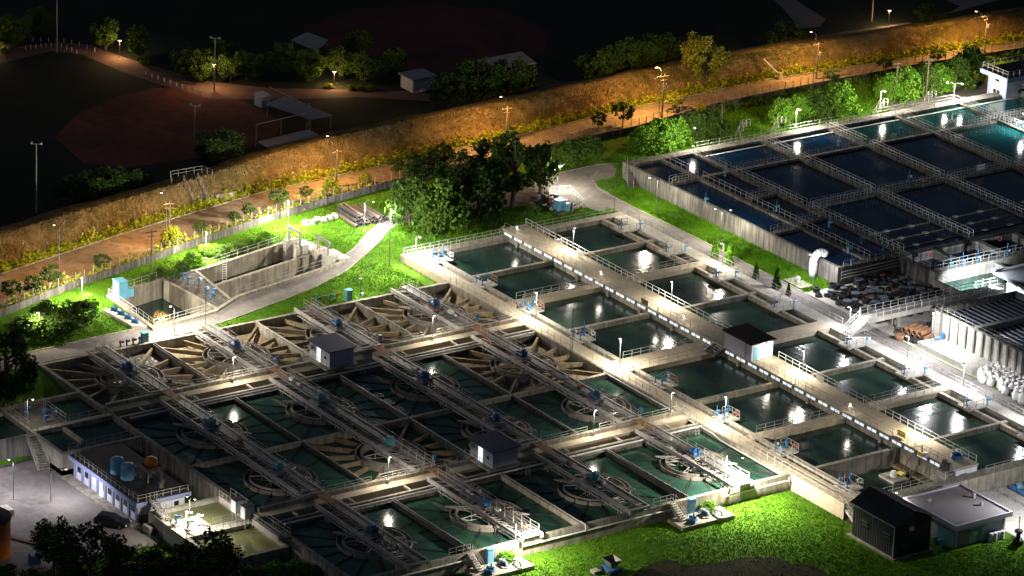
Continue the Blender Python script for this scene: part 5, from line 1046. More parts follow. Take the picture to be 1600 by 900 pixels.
railing([(91.2, 17.3, -2.3), (105, 17.3, -2.3)], 'railing round the blue pump pit, shed side', step=1.6); railing([(91.2, 31, -2.3), (105, 31, -2.3)], 'railing round the blue pump pit, road side', step=1.6)
for k in range(8):
    x, y = 92.6+1.6*(k % 4), 19.6+2.6*(k//4); t = thing('blue_pump', 'blue and white pump set in the pit below the filter end wall', 'pump', (x, y, -2.3), group='pumps in the pit'); MB().tube((-0.7, 0, 0.5), (0.6, 0, 0.5), 0.34, k=10).build('motor', 'blue_paint', t, local=True); MB().lathe([(0.3, 0), (0.3, 1.1), (0.42, 1.12), (0.42, 1.25), (0, 1.25)], (0.5, 0.4, 0), k=10).build('casing', 'white_paint' if k % 2 else 'blue_pale', t, local=True)
# white two-storey building by the far basins
wb = thing('white_building', 'white two-storey building with a railed overhanging flat roof', 'building', (-26, 131, -0.4)); part('wall', 'wall_white', wb, (-36.0, -31.2, 125.3, 139, -0.4, 5.5)); part('wall', 'wall_white', wb, (-31.2, -16, 128.4, 139, -0.4, 2.9)); part('pilaster', 'wall_blue', wb, (-36.05, -35.5, 125.2, 125.28, -0.4, 5.45)); part('pilaster', 'wall_blue', wb, (-31.6, -31.1, 125.2, 125.28, -0.4, 5.45))
part('roof', 'roof_black', wb, (-37.0, -30.0, 124.2, 140, 6.3, 6.34)); part('fascia', 'wall_blue', wb, (-37.1, -29.9, 124.1, 140.1, 5.5, 6.29)); part('annex_roof', 'roof_black', wb, (-31.1, -15.5, 128.0, 139.4, 2.9, 3.4))
for a in (-34.6, -33.7): part('window', 'glass_dark', wb, (a, a+0.75, 125.24, 125.29, 2.2, 3.1))
part('vent', 'glass_dark', wb, (-34.3, -33.2, 125.24, 125.29, 4.6, 4.95)); part('door', 'lit_window', wb, (-29.6, -26.8, 128.34, 128.38, -0.3, 2.0)); part('post', 'steel_dark', wb, (-30.2, -30.0, 128.2, 128.36, -0.4, 2.8)); part('apron', 'concrete_pale', wb, (-37, -31.0, 124.4, 125.2, -0.4, -0.2))
railing([(-36.8, 139, 6.34), (-36.8, 124.4, 6.34), (-30.2, 124.4, 6.34), (-30.2, 139, 6.34)], 'railing round the roof of the white two-storey building', step=1.3); railing([(-31, 128.2, 3.4), (-15.6, 128.2, 3.4)], 'railing on the annex roof of the white building', step=1.3)
for q, (px, py) in enumerate(((1536, 153), (1518, 161))): x, y, _ = G(px, py, -0.35); MB().lathe([(0.35, 0), (0.6, 0), (0.6, 0.15), (0.35, 0.15), (0.35, 0)], (x, y, -0.38), k=16).solo('manhole', 'concrete_pale', f'round manhole rim on the forecourt, {"nearer" if q == 0 else "farther from"} the white building', 'manhole', 'forecourt manholes')
# pump platforms at the clarifier foot
for q, (xa, ya, lab) in enumerate(((77.9, -58.0, 'olive tanks'), (77.9, -25.6, 'filters'))):
    t = thing('pump_platform', f'concrete pump platform below the clarifier wall, {"near the olive tanks" if q == 0 else "in the middle of the grass"}', 'platform', (xa+1.5, ya+3, -2.4), group='pump platforms'); part('slab', 'concrete', t, (xa-0.2, xa+3.2, ya-2.4, ya+6.2, -2.4, -1.75))
    st_ = stair(f'steel stair from the clarifier wall to the pump platform toward the {lab}', (77.0, ya-1.2, 0.0), (79.4, ya-0.9, -1.75), 0.9, 8, 'steel'); railing([(76.7, ya-4.2, 0.02), (76.7, ya-0.9, 0.02)], f'railing on the clarifier wall above the pump platform toward the {lab}', step=1.1)
    pumps([(xa+1.6, ya+0.4, -1.75), (xa+2.4, ya-0.4, -1.75), (xa+1.2, ya+2.8, -1.75)], f'blue pump on the platform toward the {lab}', f'pumps on the platform toward the {lab}')
    t2 = thing('pump_cabinet', f'pale blue cabinet behind the pump platform toward the {lab}', 'cabinet', (77.5, ya+1.6, -2.0), group='platform cabinets'); MB().box(-0.3, 0.3, -0.45, 0.45, 0, 2.2).build('body', 'blue_pale', t2, local=True); MB().box(-0.38, 0.38, -0.52, 0.52, 2.2, 2.28).build('cap', 'blue_pale', t2, local=True)
    for k in range(2): b = MB().path([(xa+0.6+k*0.9, ya+2.6+k*1.6, -1.75), (xa+0.6+k*0.9, ya+2.6+k*1.6, -1.1), (xa+1.8+k*0.9, ya+2.6+k*1.6, -1.0), (xa+2.2+k*0.9, ya+2.6+k*1.6, -1.6)], 0.16, k=8); b.solo('discharge_pipe', 'white_paint', f'white bent pipe on the pump platform toward the {lab}', 'pipe', f'pipes on the platform toward the {lab}')
for q, (a, b_) in enumerate(((-75, -59.2), (-51, -27), (-18.5, -7.4))): MB().tube((77.25, a, -0.75), (77.25, b_, -0.75), 0.11).solo('wall_main', 'white_paint', f'white pipe along the outside of the clarifier wall, {ORD[q]} length from the olive tanks', 'pipe', 'clarifier wall mains')
b = MB().path([(76.0, -41.1, 0.1), (77.2, -41.1, 0.1), (77.3, -41.1, -0.8)], 0.12); b.solo('drop_pipe', 'steel', 'bent drop pipe over the clarifier wall at the middle partition', 'pipe')
# meters and cabinets along the road side of the clarifiers
for q, (px, py) in enumerate(((226, 537), (544, 470))):
    x, y, _ = G(px, py, -0.4); t = thing('teal_cabinet', f'teal cabinet on the clarifier edge, {"toward the inlet basin" if q == 0 else "below the bright lawn"}', 'cabinet', (x, y, -0.4), group='teal cabinets'); MB().box(-0.4, 0.4, -0.45, 0.45, 0, 1.7).build('body', 'teal', t, local=True); MB().box(-0.5, 0.5, -0.55, 0.55, 1.7, 1.8).build('cap', 'teal', t, local=True)
    for k in range(5):
        xx, yy, _ = G(px-38+(0 if q == 0 else -20)+10*k, py+4-2*k, -0.2); valve(xx, yy, -0.35, f'small valve, {ORD[k]} in the row by the teal cabinet {"near the inlet basin" if q == 0 else "below the lawn"}', 0.9, ('rust', 'blue_paint')[k % 2])
x, y, _ = G(563, 468, -0.4); valve(x, y, -0.35, 'pale blue valve with a lamp arm on the lawn edge above the clarifiers', 1.2, 'blue_pale')
x, y, _ = G(955, 893, -2.3)
t = thing('grass_machine', 'blue frame machine with a dark hopper standing in the grass', 'machine', (x, y, -2.3)); b = MB(); b.v = [(-0.5, -0.4, 0.8), (0.5, -0.4, 0.8), (0.5, 0.4, 0.8), (-0.5, 0.4, 0.8), (-1.0, -0.9, 1.8), (1.0, -0.9, 1.8), (1.0, 0.9, 1.8), (-1.0, 0.9, 1.8)]; b.f = [(0, 1, 5, 4), (1, 2, 6, 5), (2, 3, 7, 6), (3, 0, 4, 7), (3, 2, 1, 0)]; b.build('hopper', 'steel_dark', t, local=True); MB().box(-1.2, 1.2, -0.8, 0.8, 0.15, 0.7).build('frame', 'blue_dark', t, local=True); MB().tube((-0.9, -0.8, 0.3), (-0.9, -1.0, 0.3), 0.3, k=10).tube((0.9, -0.8, 0.3), (0.9, -1.0, 0.3), 0.3, k=10).build('wheels', 'rubber', t, local=True)
x, y, _ = G(930, 895, -2.3); MB().box(x-0.5, x+0.5, y-0.5, y+0.5, -2.3, -1.9).solo('concrete_lump', 'stone', 'pale lump of concrete beside the blue machine in the grass', 'block')
x, y, _ = G(1590, 850, -2.3)
t = thing('valve_stack', 'dark blue hydrant stack at the near right corner of the grass', 'valve', (x, y, -2.3)); MB().lathe([(0.7, 0), (0.7, 0.7), (0.3, 0.9), (0.3, 1.6), (0.55, 1.7), (0.55, 2.0), (0.2, 2.2), (0, 2.2)], k=14).build('body', 'iron', t, local=True); MB().tube((-0.5, 0, 1.8), (0.5, 0, 1.8), 0.2).tube((0, 0, 2.2), (0, 0, 4.0), 0.06).build('head', 'blue_dark', t, local=True)
# ---------------------------------------------------------------- boundary wall with its fence posts
bw = thing('boundary_wall', 'long grey boundary wall topped with fence posts along the riverside road', 'wall', (float(x_wall(20)), 20, -0.4))
ys = np.arange(-100, 170, 5.0)
for a, b_ in zip(ys[:-1], ys[1:]): MB().beam((float(x_wall(a)), a, 0.75), (float(x_wall(b_)), b_, 0.75), 0.25, 1.2).build('wall_panel', 'concrete_dark', bw)
fp = MB().box(-0.045, 0.045, -0.045, 0.045, 0, 1.35).mesh('fence_post', 'concrete')
for y in np.arange(-78, 165, 1.75): sub('fence_post', fp, bw, (float(x_wall(y))-float(x_wall(20)), y-20, 1.12))
for z in (1.2, 1.6, 2.0): MB().path([(float(x_wall(y)), y, z) for y in np.arange(-78, 166, 5.0)], 0.018, k=3).build('wire', 'steel_dark', bw)
# steps up the embankment
sx, sy = float(x_crest(-22))+1.2, -22.0
stair('dim concrete stair climbing the embankment to the park', (float(x_road_far(-21))-0.8, -22.5, 0.0), (sx-1.0, -22.5, 3.1), 2.6, 16, 'concrete_dark')
railing([(sx-1.0, -26, 3.1), (sx-3.5, -24.8, 3.1), (sx-3.5, -19, 3.1), (sx-1, -18.5, 3.1)], 'railing round the landing at the top of the embankment stair', step=1.4, m='rail')
MB().box(float(x_road_far(-17))-2.4, float(x_road_far(-17))-0.9, -19.4, -16.0, -0.4, 0.9).solo('stair_block', 'concrete', 'concrete block at the foot of the embankment stair', 'block')
# utility poles and wires
POLES = [(264, 388, 7.4), (236, 421, 6.2), (525, 293, 6.2), (1034, 186, 7.8), (1275, 124, 6.6), (1537, 92, 8.2), (790, 226, 6.5), (1125, 217, 6.0), (1397, 163, 7.6), (1446, 158, 7.8)]
PL = ['leaning by the yellow shrub', 'standing thin and dark inside the wall by the blue cabinet', 'behind the lawn lamp', 'beside the lone roadside shrub', 'beside the white pipe barrier', 'with transformers at the far right', 'rising behind the tall tree', 'at the green bank left of the basins', 'left of the pair at the bank trees', 'right of the pair at the bank trees']
PT = []
for (px, py, h), l in zip(POLES, PL):
    x, y, _ = G(px, py, -0.4); h += 0.2; t = thing('utility_pole', f'utility pole {l}', 'pole', (x, y, -0.4), group='utility poles')
    MB().tube((0, 0, 0), (0.05, 0.08, h), 0.16, 0.10, k=8).build('pole', 'wood', t, local=True)
    if h > 6.3: MB().beam((-0.1, -0.9, h-0.3), (0.1, 0.9, h-0.3), 0.12, 0.14).beam((-0.1, -0.6, h-1.0), (0.1, 0.6, h-1.0), 0.1, 0.12).build('crossarm', 'wood', t, local=True)
    if px in (1537, 1275, 1034): MB().lathe([(0.28, 0), (0.28, 0.7), (0, 0.75)], (0.3, 0.3, h-2.4), k=10).build('transformer', 'steel_dark', t, local=True)
    PT.append((x, y, h-0.4))
for a, b_ in ((0, 2), (2, 6), (6, 3), (3, 4), (4, 5)):
    P_, Q_ = Vector(PT[a]), Vector(PT[b_]); b = MB(); pts = [P_.lerp(Q_, i/10)-Vector((0, 0, 1.4*4*(i/10)*(1-i/10))) for i in range(11)]; b.path([tuple(p) for p in pts], 0.02, k=3); b.solo('overhead_wire', 'iron', f'overhead wire sagging along the riverside road, {ORD[[0, 2, 6, 3, 4].index(a)]} span from the left', 'wire', 'overhead wires')
# ---------------------------------------------------------------- trees and shrubs
def leaf_cloud(kind, n, seed):
    r = np.random.default_rng(seed)
    if kind == 'cypress':
        zc = r.uniform(0, 1, n); rad = 0.34*(1-zc)**0.8*np.sqrt(r.uniform(0.3, 1, n))+0.02; a = r.uniform(0, 2*np.pi, n)
        C = np.stack([rad*np.cos(a), rad*np.sin(a), zc*2-1], 1); s = 0.10
    else:
        m = 46; d = r.normal(size=(m, 3)); d /= np.linalg.norm(d, axis=1)[:, None]
        if kind == 'bush': d[:, 2] = np.abs(d[:, 2])*1.05-0.45
        cc = d*(r.uniform(0.45, 0.92, m)**0.6)[:, None]; cr = r.uniform(0.16, 0.34, m)
        if kind == 'sparse': cr *= 0.8
        k = r.integers(0, m, n); e = r.normal(size=(n, 3)); e /= np.linalg.norm(e, axis=1)[:, None]
        C = cc[k]+e*(cr[k]*r.uniform(0.55, 1.05, n))[:, None]; s = 0.062 if kind != 'sparse' else 0.072
    N_ = r.normal(size=(n, 3)); N_[:, 2] += 0.5; N_ /= np.linalg.norm(N_, axis=1)[:, None]
    T = np.cross(N_, r.normal(size=(n, 3))); T /= np.linalg.norm(T, axis=1)[:, None]; B = np.cross(N_, T)
    ss = (s*r.uniform(0.6, 1.4, n))[:, None]
    return np.stack([C-T*ss*0.6, C+B*ss, C+T*ss*0.6, C-B*ss], 1).reshape(-1, 3)
_CR = {}
def crown_mesh(kind, m, v):
    if (kind, m, v) not in _CR:
        _CR[(kind, m, v)] = np_mesh('crown', leaf_cloud(kind, {'round': 4200, 'bush': 3600, 'cypress': 900, 'sparse': 2200}[kind], hash(kind) % 97+v if False else v*31+len(kind)), 4, m)
    return _CR[(kind, m, v)]
def trunk_mesh(v):
    if ('t', v) not in _CR:
        r = random.Random(v); b = MB(); b.tube((0, 0, -0.05), (0.02, 0.01, 0.5), 0.045, 0.03, k=7)
        for q in range(4):
            a = q*1.6+r.uniform(0, .6); z = r.uniform(0.36, 0.5); e = (0.24*math.cos(a), 0.24*math.sin(a), z+r.uniform(0.18, 0.34)); b.tube((0.015, 0.01, z), e, 0.02, 0.008, k=5)
        b.tube((0.02, 0.01, 0.5), (0.0, 0.03, 0.86), 0.03, 0.008, k=6); _CR[('t', v)] = b.mesh('trunk', 'bark')
    return _CR[('t', v)]
_tv = [0]
def tree(x, y, z, H, R, label, m='leaf', kind='round', group=None, name='tree', squash=None):
    _tv[0] += 1; v = _tv[0] % 3
    t = thing(name, label, 'tree' if name == 'tree' else 'shrub', (x, y, z), random.uniform(0, 6.28), group)
    if kind == 'bush': sub('crown', crown_mesh(kind, m, v), t, (0, 0, H*0.42), random.uniform(0, 6), (R, R*random.uniform(.9, 1.1), H*0.62)); s = H*0.8
    elif kind == 'cypress': sub('crown', crown_mesh(kind, m, v), t, (0, 0, H*0.52), 0, (R*2.2, R*2.2, H*0.5)); s = H*0.5
    else:
        hz = (H*0.36) if squash is None else squash; sub('crown', crown_mesh(kind, m, v), t, (0, 0, H-hz*0.95), random.uniform(0, 6), (R, R*random.uniform(.88, 1.12), hz)); s = H
    sub('trunk', trunk_mesh(v), t, (0, 0, 0), 0, (s*(0.75 if H > 6 else 0.6), s*(0.75 if H > 6 else 0.6), s))
    return t
def T(px, py, z, H, R, label, **k): x, y, _ = G(px, py, z); return tree(x, y, z, H, R, label, **k)
big = 'trees of the dark clump'
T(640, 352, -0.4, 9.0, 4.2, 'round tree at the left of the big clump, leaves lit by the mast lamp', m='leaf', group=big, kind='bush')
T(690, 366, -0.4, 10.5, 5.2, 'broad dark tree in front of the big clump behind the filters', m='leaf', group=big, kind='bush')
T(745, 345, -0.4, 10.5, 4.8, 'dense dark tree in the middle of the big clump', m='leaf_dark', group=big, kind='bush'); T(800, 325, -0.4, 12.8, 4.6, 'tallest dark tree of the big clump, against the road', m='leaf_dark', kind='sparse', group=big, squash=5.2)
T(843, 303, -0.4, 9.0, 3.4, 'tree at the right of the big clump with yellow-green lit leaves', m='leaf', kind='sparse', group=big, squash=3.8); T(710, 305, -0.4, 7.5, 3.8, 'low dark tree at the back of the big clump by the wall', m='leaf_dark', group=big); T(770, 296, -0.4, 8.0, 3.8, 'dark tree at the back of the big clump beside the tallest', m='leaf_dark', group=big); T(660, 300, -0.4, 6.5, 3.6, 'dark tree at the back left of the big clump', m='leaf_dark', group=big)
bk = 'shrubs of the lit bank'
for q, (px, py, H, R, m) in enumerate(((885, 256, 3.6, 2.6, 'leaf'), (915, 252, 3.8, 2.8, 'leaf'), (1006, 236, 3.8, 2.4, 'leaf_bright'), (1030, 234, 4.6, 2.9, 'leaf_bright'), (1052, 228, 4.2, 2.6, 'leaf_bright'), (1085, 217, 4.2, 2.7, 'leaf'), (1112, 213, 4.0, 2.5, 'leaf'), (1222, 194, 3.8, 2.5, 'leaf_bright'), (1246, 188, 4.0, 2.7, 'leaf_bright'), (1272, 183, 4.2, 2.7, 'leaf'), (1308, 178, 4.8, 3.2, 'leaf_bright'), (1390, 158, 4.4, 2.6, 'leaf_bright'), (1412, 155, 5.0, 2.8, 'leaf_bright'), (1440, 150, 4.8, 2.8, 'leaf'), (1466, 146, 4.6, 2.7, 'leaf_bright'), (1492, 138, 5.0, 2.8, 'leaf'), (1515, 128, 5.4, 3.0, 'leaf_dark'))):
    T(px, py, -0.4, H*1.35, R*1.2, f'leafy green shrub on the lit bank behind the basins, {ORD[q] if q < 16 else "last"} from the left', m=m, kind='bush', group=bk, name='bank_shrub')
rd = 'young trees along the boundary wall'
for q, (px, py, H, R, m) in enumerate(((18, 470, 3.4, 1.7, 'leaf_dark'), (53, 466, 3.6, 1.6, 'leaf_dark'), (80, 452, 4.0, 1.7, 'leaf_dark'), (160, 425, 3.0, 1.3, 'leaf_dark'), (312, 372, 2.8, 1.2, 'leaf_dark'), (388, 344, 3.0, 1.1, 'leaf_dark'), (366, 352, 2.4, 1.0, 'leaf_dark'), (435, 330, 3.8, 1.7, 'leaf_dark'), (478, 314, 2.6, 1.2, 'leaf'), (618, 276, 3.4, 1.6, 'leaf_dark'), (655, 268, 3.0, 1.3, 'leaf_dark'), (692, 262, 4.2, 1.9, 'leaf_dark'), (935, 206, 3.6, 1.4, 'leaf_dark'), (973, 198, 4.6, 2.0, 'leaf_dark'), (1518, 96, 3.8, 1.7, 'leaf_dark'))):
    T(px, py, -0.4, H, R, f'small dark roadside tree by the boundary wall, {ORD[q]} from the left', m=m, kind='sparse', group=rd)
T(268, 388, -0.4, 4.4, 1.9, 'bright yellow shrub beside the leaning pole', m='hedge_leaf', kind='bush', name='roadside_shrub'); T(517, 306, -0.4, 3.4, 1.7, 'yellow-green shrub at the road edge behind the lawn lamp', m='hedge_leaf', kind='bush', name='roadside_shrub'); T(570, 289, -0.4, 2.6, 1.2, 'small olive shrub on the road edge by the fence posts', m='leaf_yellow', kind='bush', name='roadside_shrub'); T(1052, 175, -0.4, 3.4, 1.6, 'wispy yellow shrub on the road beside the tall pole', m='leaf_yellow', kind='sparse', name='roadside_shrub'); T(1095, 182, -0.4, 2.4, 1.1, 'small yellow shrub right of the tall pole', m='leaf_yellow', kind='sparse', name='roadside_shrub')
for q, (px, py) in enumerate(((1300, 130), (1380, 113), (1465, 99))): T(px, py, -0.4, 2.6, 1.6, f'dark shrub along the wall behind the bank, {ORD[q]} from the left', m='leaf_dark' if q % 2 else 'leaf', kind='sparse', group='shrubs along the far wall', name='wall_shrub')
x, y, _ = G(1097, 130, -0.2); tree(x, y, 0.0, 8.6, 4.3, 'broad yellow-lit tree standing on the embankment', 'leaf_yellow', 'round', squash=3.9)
pk = 'park trees'
PKL = ['largest of three by the left mast', 'left of three by the left mast', 'right of three by the left mast', 'by the embankment stair beside the infield', 'left of three behind the dugouts', 'middle of three behind the dugouts', 'right of three before the long grey roof', 'first of the row left of the yellow-lit tree', 'second of the row left of the yellow-lit tree', 'third of the row left of the yellow-lit tree', 'fourth of the row, touching the yellow-lit tree', 'alone on the embankment above the pipe barrier', 'low one right of the far path lamp', 'left of the path bend lamp', 'right of the path bend lamp', 'at the left edge beyond the path']
for q, (px, py, H, R, m) in enumerate(((160, 330, 7.0, 4.2, 'leaf_dark'), (118, 325, 5.5, 3.2, 'leaf_dark'), (205, 318, 6.0, 3.4, 'leaf_dark'), (342, 272, 7.5, 4.3, 'leaf_dark'), (700, 176, 7.0, 3.6, 'leaf_dark'), (745, 170, 8.5, 4.4, 'leaf_dark'), (795, 160, 7.8, 4.2, 'leaf_dark'), (932, 140, 7.5, 3.5, 'leaf_dark'), (970, 130, 8.0, 3.8, 'leaf_dark'), (1010, 122, 8.0, 3.7, 'leaf_dark'), (1048, 114, 7.5, 3.2, 'leaf_dark'), (1226, 92, 6.5, 3.9, 'leaf_dark'), (1455, 45, 4.5, 3.0, 'leaf_dark'), (165, 80, 6.5, 2.8, 'leaf'), (215, 95, 6.0, 2.6, 'leaf'), (20, 75, 6.0, 3.4, 'leaf'))):
    T(px, py, PZ, H, R, f'dark park tree {PKL[q]}', m=m, group=pk, squash=H*0.42)
pk2 = ['at the left rim of the grove by the second path lamp', 'just left of the second path lamp', 'just right of the second path lamp', 'right rim of the grove by the second path lamp', 'left of the third path lamp', 'behind the third path lamp', 'right of the third path lamp', 'beside the small park hut', 'far left beyond the bend', 'deep in the grove behind the second lamp', 'between the second and third lamps', 'behind the dark pavilion roof']
for l, (px, py) in zip(pk2, ((290, 122), (315, 128), (360, 128), (385, 125), (482, 128), (530, 122), (570, 128), (615, 124), (60, 60), (345, 105), (440, 118), (560, 95))): T(px, py, PZ, 5.6, 2.7, f'park grove tree {l}', m='leaf', group=pk, squash=2.6)
for q, (px, py) in enumerate(((514, 138), (548, 140), (562, 141), (577, 141), (8, 82), (225, 100))): T(px, py, PZ, 1.1, 0.9, f'clipped yellow-green park bush, {ORD[q]} along the lamplit path', m='hedge_leaf', kind='bush', group='park bushes', name='park_bush')
fg = 'dark foreground trees'
T(8, 648, -1.2, 12.8, 4.6, 'large dark tree rising beside the settling tanks', m='leaf_dark', squash=5.6)
for l, px, py, H, R, m in (('at the yard edge with lamplit top leaves', 84, 900, 8.0, 2.9, 'leaf'), ('in front of the parked car', 140, 935, 9.6, 4.2, 'leaf_dark'), ('left of the olive tanks', 215, 940, 7.4, 3.9, 'leaf_dark'), ('right before the olive tank platform', 318, 938, 8.6, 4.6, 'leaf_dark'), ('between the car tree and the olive tanks', 265, 925, 6.0, 3.4, 'leaf_dark'), ('beside the orange storage tank at the corner', 20, 945, 5.2, 3.2, 'leaf_dark')):
    T(px, py, -3.2, H, R, f'dark foreground tree {l}', m=m, group=fg, squash=H*0.40)
for q, (px, py) in enumerate(((430, 902), (462, 898), (490, 905), (395, 908))): T(px, py, -3.0, 2.4, 1.9, f'low bright bush at the clarifier foot, {ORD[q]} in the bottom row', m='leaf_bright' if q < 2 else 'leaf', kind='bush', group='bushes at the clarifier foot', name='low_bush')
for l, px, py, H, R in (('largest, in front', 95, 527, 4.8, 3.4), ('right one beside the lit lawn', 128, 505, 4.2, 2.6), ('left one by the white post', 52, 530, 4.4, 3.0), ('back one against the wall', 70, 500, 3.4, 2.4)): T(px, py, -0.4, H, R, f'glossy green shrub above the service road, {l}', m='leaf', kind='bush', group='shrubs above the service road', name='lawn_shrub')
for q, (px, py, R) in enumerate(sorted(((285, 425, 1.3), (302, 412, 1.5), (322, 398, 1.3), (270, 436, 1.2), (345, 400, 1.4), (362, 397, 1.4), (385, 388, 1.3), (412, 378, 1.3), (138, 474, 1.2), (108, 482, 1.2), (336, 396, 1.2), (250, 432, 1.1), (230, 440, 1.2)))): T(px, py, -0.3, R*1.5, R, f'wild bush along the wall above the inlet works, {ORD[q]} from the left', m='leaf_bright' if q in (0, 1, 6, 7, 8, 12) else 'leaf', kind='bush', group='wild bushes above the inlet works', name='wild_bush')
for q, (px, py, H) in enumerate(((1110, 403, 3.0), (1137, 413, 3.2), (1172, 436, 2.4), (1206, 452, 3.2), (1222, 462, 1.8))): x, y, _ = G(px, py, -0.3); tree(x, 36.0, -0.35, H, H*0.30, f'small cypress between the filters and the road, {ORD[q]} from the far end', 'leaf_bright' if q < 2 else 'leaf', 'cypress', 'roadside cypresses')
for q, (px, py, R) in enumerate(((973, 296, 0.7), (1010, 322, 0.5), (1052, 338, 0.9), (1060, 342, 0.6), (1165, 392, 0.8), (1180, 396, 0.7))): T(px, py, -0.4, R*1.3, R, f'low weed bush in the verge under the basin wall, {ORD[q]} from the left', m='leaf_bright', kind='bush', group='verge weeds', name='weed_bush')
for q, y in enumerate((-21.5, -54)): tree(77.9, y, -1.9, 1.5, 1.3, f'weedy plants against the clarifier wall by the {"filters" if q == 0 else "olive tanks"} pump platform', 'leaf_bright', 'bush', name='wall_weeds')
def hedge(name, label, xf, y0, y1, n, r, h, m):
    y = RNG.uniform(y0, y1, n); bump = 0.65+0.35*np.sin(y*1.7)*np.sin(y*0.63+1); x = xf(y)+RNG.normal(0, r, n); z = -0.35+np.abs(RNG.normal(0, 0.5, n))*h*bump
    C = np.stack([x, y, z], 1); N_ = RNG.normal(size=(n, 3)); N_ /= np.linalg.norm(N_, axis=1)[:, None]; Tt = np.cross(N_, RNG.normal(size=(n, 3))); Tt /= np.linalg.norm(Tt, axis=1)[:, None]; B = np.cross(N_, Tt); s = RNG.uniform(0.11, 0.26, n)[:, None]
    o = bpy.data.objects.new(name, np_mesh(name, np.stack([C-Tt*s, C+B*s, C+Tt*s, C-B*s], 1).reshape(-1, 3), 4, m)); COL.objects.link(o); tag(o, label, 'hedge'); return o
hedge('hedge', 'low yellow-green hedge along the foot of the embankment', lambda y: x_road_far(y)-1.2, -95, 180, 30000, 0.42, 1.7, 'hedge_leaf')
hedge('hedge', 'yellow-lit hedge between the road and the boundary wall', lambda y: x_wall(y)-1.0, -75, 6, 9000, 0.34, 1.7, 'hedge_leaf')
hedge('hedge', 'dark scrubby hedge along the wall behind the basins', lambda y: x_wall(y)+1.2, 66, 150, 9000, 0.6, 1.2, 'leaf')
# white pipe barrier on the embankment
t = thing('pipe_barrier', 'pale pipe sloping across the embankment with a concrete post', 'pipe', G(1215, 118, 0)); a, b_ = G(1193, 92, 2.9), G(1219, 118, 0.3); MB().tube(a, b_, 0.16).build('pipe', 'concrete_pale', t); MB().box(b_[0]-0.3, b_[0]+0.3, b_[1]-0.3, b_[1]+0.3, -0.4, 0.8).build('post', 'concrete_pale', t)
# ---------------------------------------------------------------- riverside park
def shelter(name, label, poly_px, zr, posts=True):
    P_ = [G(x, y, zr) for x, y in poly_px]; cx_, cy_ = sum(p[0] for p in P_)/4, sum(p[1] for p in P_)/4; t = thing(name, label, 'shelter', (cx_, cy_, PZ), group='park shelters')
    MB().prism([p[:2] for p in P_], zr-0.18, zr).build('roof', 'roof_grey', t)
    for p in P_: x, y = p[0]*0.94+cx_*0.06, p[1]*0.94+cy_*0.06; MB().tube((x, y, PZ), (x, y, zr-0.18), 0.08).build('post', 'rail', t)
    return t
shelter('dugout', 'dim flat dugout roof nearest the embankment', ((402, 221), (482, 202), (500, 211), (420, 231)), 0.4); shelter('dugout', 'dim flat dugout roof behind the backstop', ((415, 162), (445, 150), (520, 180), (486, 186)), 0.4); shelter('pavilion', 'dark blue-grey pavilion roof deep in the park trees', ((455, 62), (480, 50), (513, 62), (495, 78)), 1.6); shelter('pavilion', 'long grey roof beside the far infield', ((740, 95), (815, 80), (838, 98), (790, 105)), 1.4)
t = thing('backstop', 'pale pipe backstop frame behind home plate', 'backstop', G(480, 200, PZ))
for a, b_ in (((400, 231), (400, 196)), ((439, 212), (439, 188)), ((479, 201), (479, 178)), ((482, 198), (481, 163))): p = G(*a, PZ); MB().tube(p, (p[0], p[1], PZ+(a[1]-b_[1])/8.3), 0.09).build('post', 'rail', t)
p, q = G(400, 231, PZ), G(479, 201, PZ); MB().tube((p[0], p[1], PZ+4.1), (q[0], q[1], PZ+2.8), 0.08).build('crossbar', 'rail', t); r_ = G(420, 158, PZ); MB().tube((q[0], q[1], PZ+4.2), (r_[0], r_[1], PZ+2.6), 0.06).build('crossbar', 'rail', t)
x, y, _ = G(410, 165, PZ); MB().box(x-1.2, x+1.2, y-0.9, y+0.9, PZ, PZ+2.2).solo('scorer_hut', 'wall_white', 'small pale scorer hut by the infield', 'hut'); x, y, _ = G(652, 138, PZ); t = hut('park hut with a pale roof and a painted front', x-2, x+2, y-2.2, y+2.2, PZ, PZ+2.4, 'wall_white', 'roof_grey', name='park_hut')
def mast(px, py, H, label, cross=True):
    x, y, _ = G(px, py, PZ); t = thing('floodlight_mast', label, 'mast', (x, y, PZ), group='unlit park masts'); MB().tube((0, 0, 0), (0, 0, H), 0.13, 0.08).build('pole', 'rail', t, local=True)
    if cross: MB().beam((-0.6, -0.6, H), (0.6, 0.6, H), 0.1, 0.12).build('crossarm', 'rail', t, local=True); MB().box(-0.7, -0.4, -0.7, -0.4, H-0.1, H+0.25).box(0.4, 0.7, 0.4, 0.7, H-0.1, H+0.25).build('lamp_box', 'steel', t, local=True)
mast(89, 82, 12.5, 'tall bare park mast at the path bend', False); mast(57, 332, 11.5, 'unlit floodlight mast at the left edge of the park'); mast(304, 216, 5.8, 'unlit floodlight mast at the infield edge'); mast(335, 142, 9.6, 'unlit mast beside the second path lamp'); mast(1362, 34, 6.5, 'thin mast left of the far path lamp', False)
bo = MB().tube((0, 0, 0), (0, 0, 0.8), 0.09, k=6).mesh('bollard', 'white_paint')
for k in range(30):
    if k < 11: px, py = 40+8*k, 78-4*math.sin(k/3.2)+(0 if k < 7 else (k-7)*2)
    elif k < 20: px, py = 52+12*(k-11), 65+0.04*(k-11)**2.9
    else: px, py = 228+9.5*(k-20), 118+3.4*(k-20)
    x, y, _ = G(px, py, PZ); o = bpy.data.objects.new('bollard', bo); COL.objects.link(o); o.location = (x, y, PZ); tag(o, 'short pale bollard lining the dark park path', 'bollard', 'park path bollards')

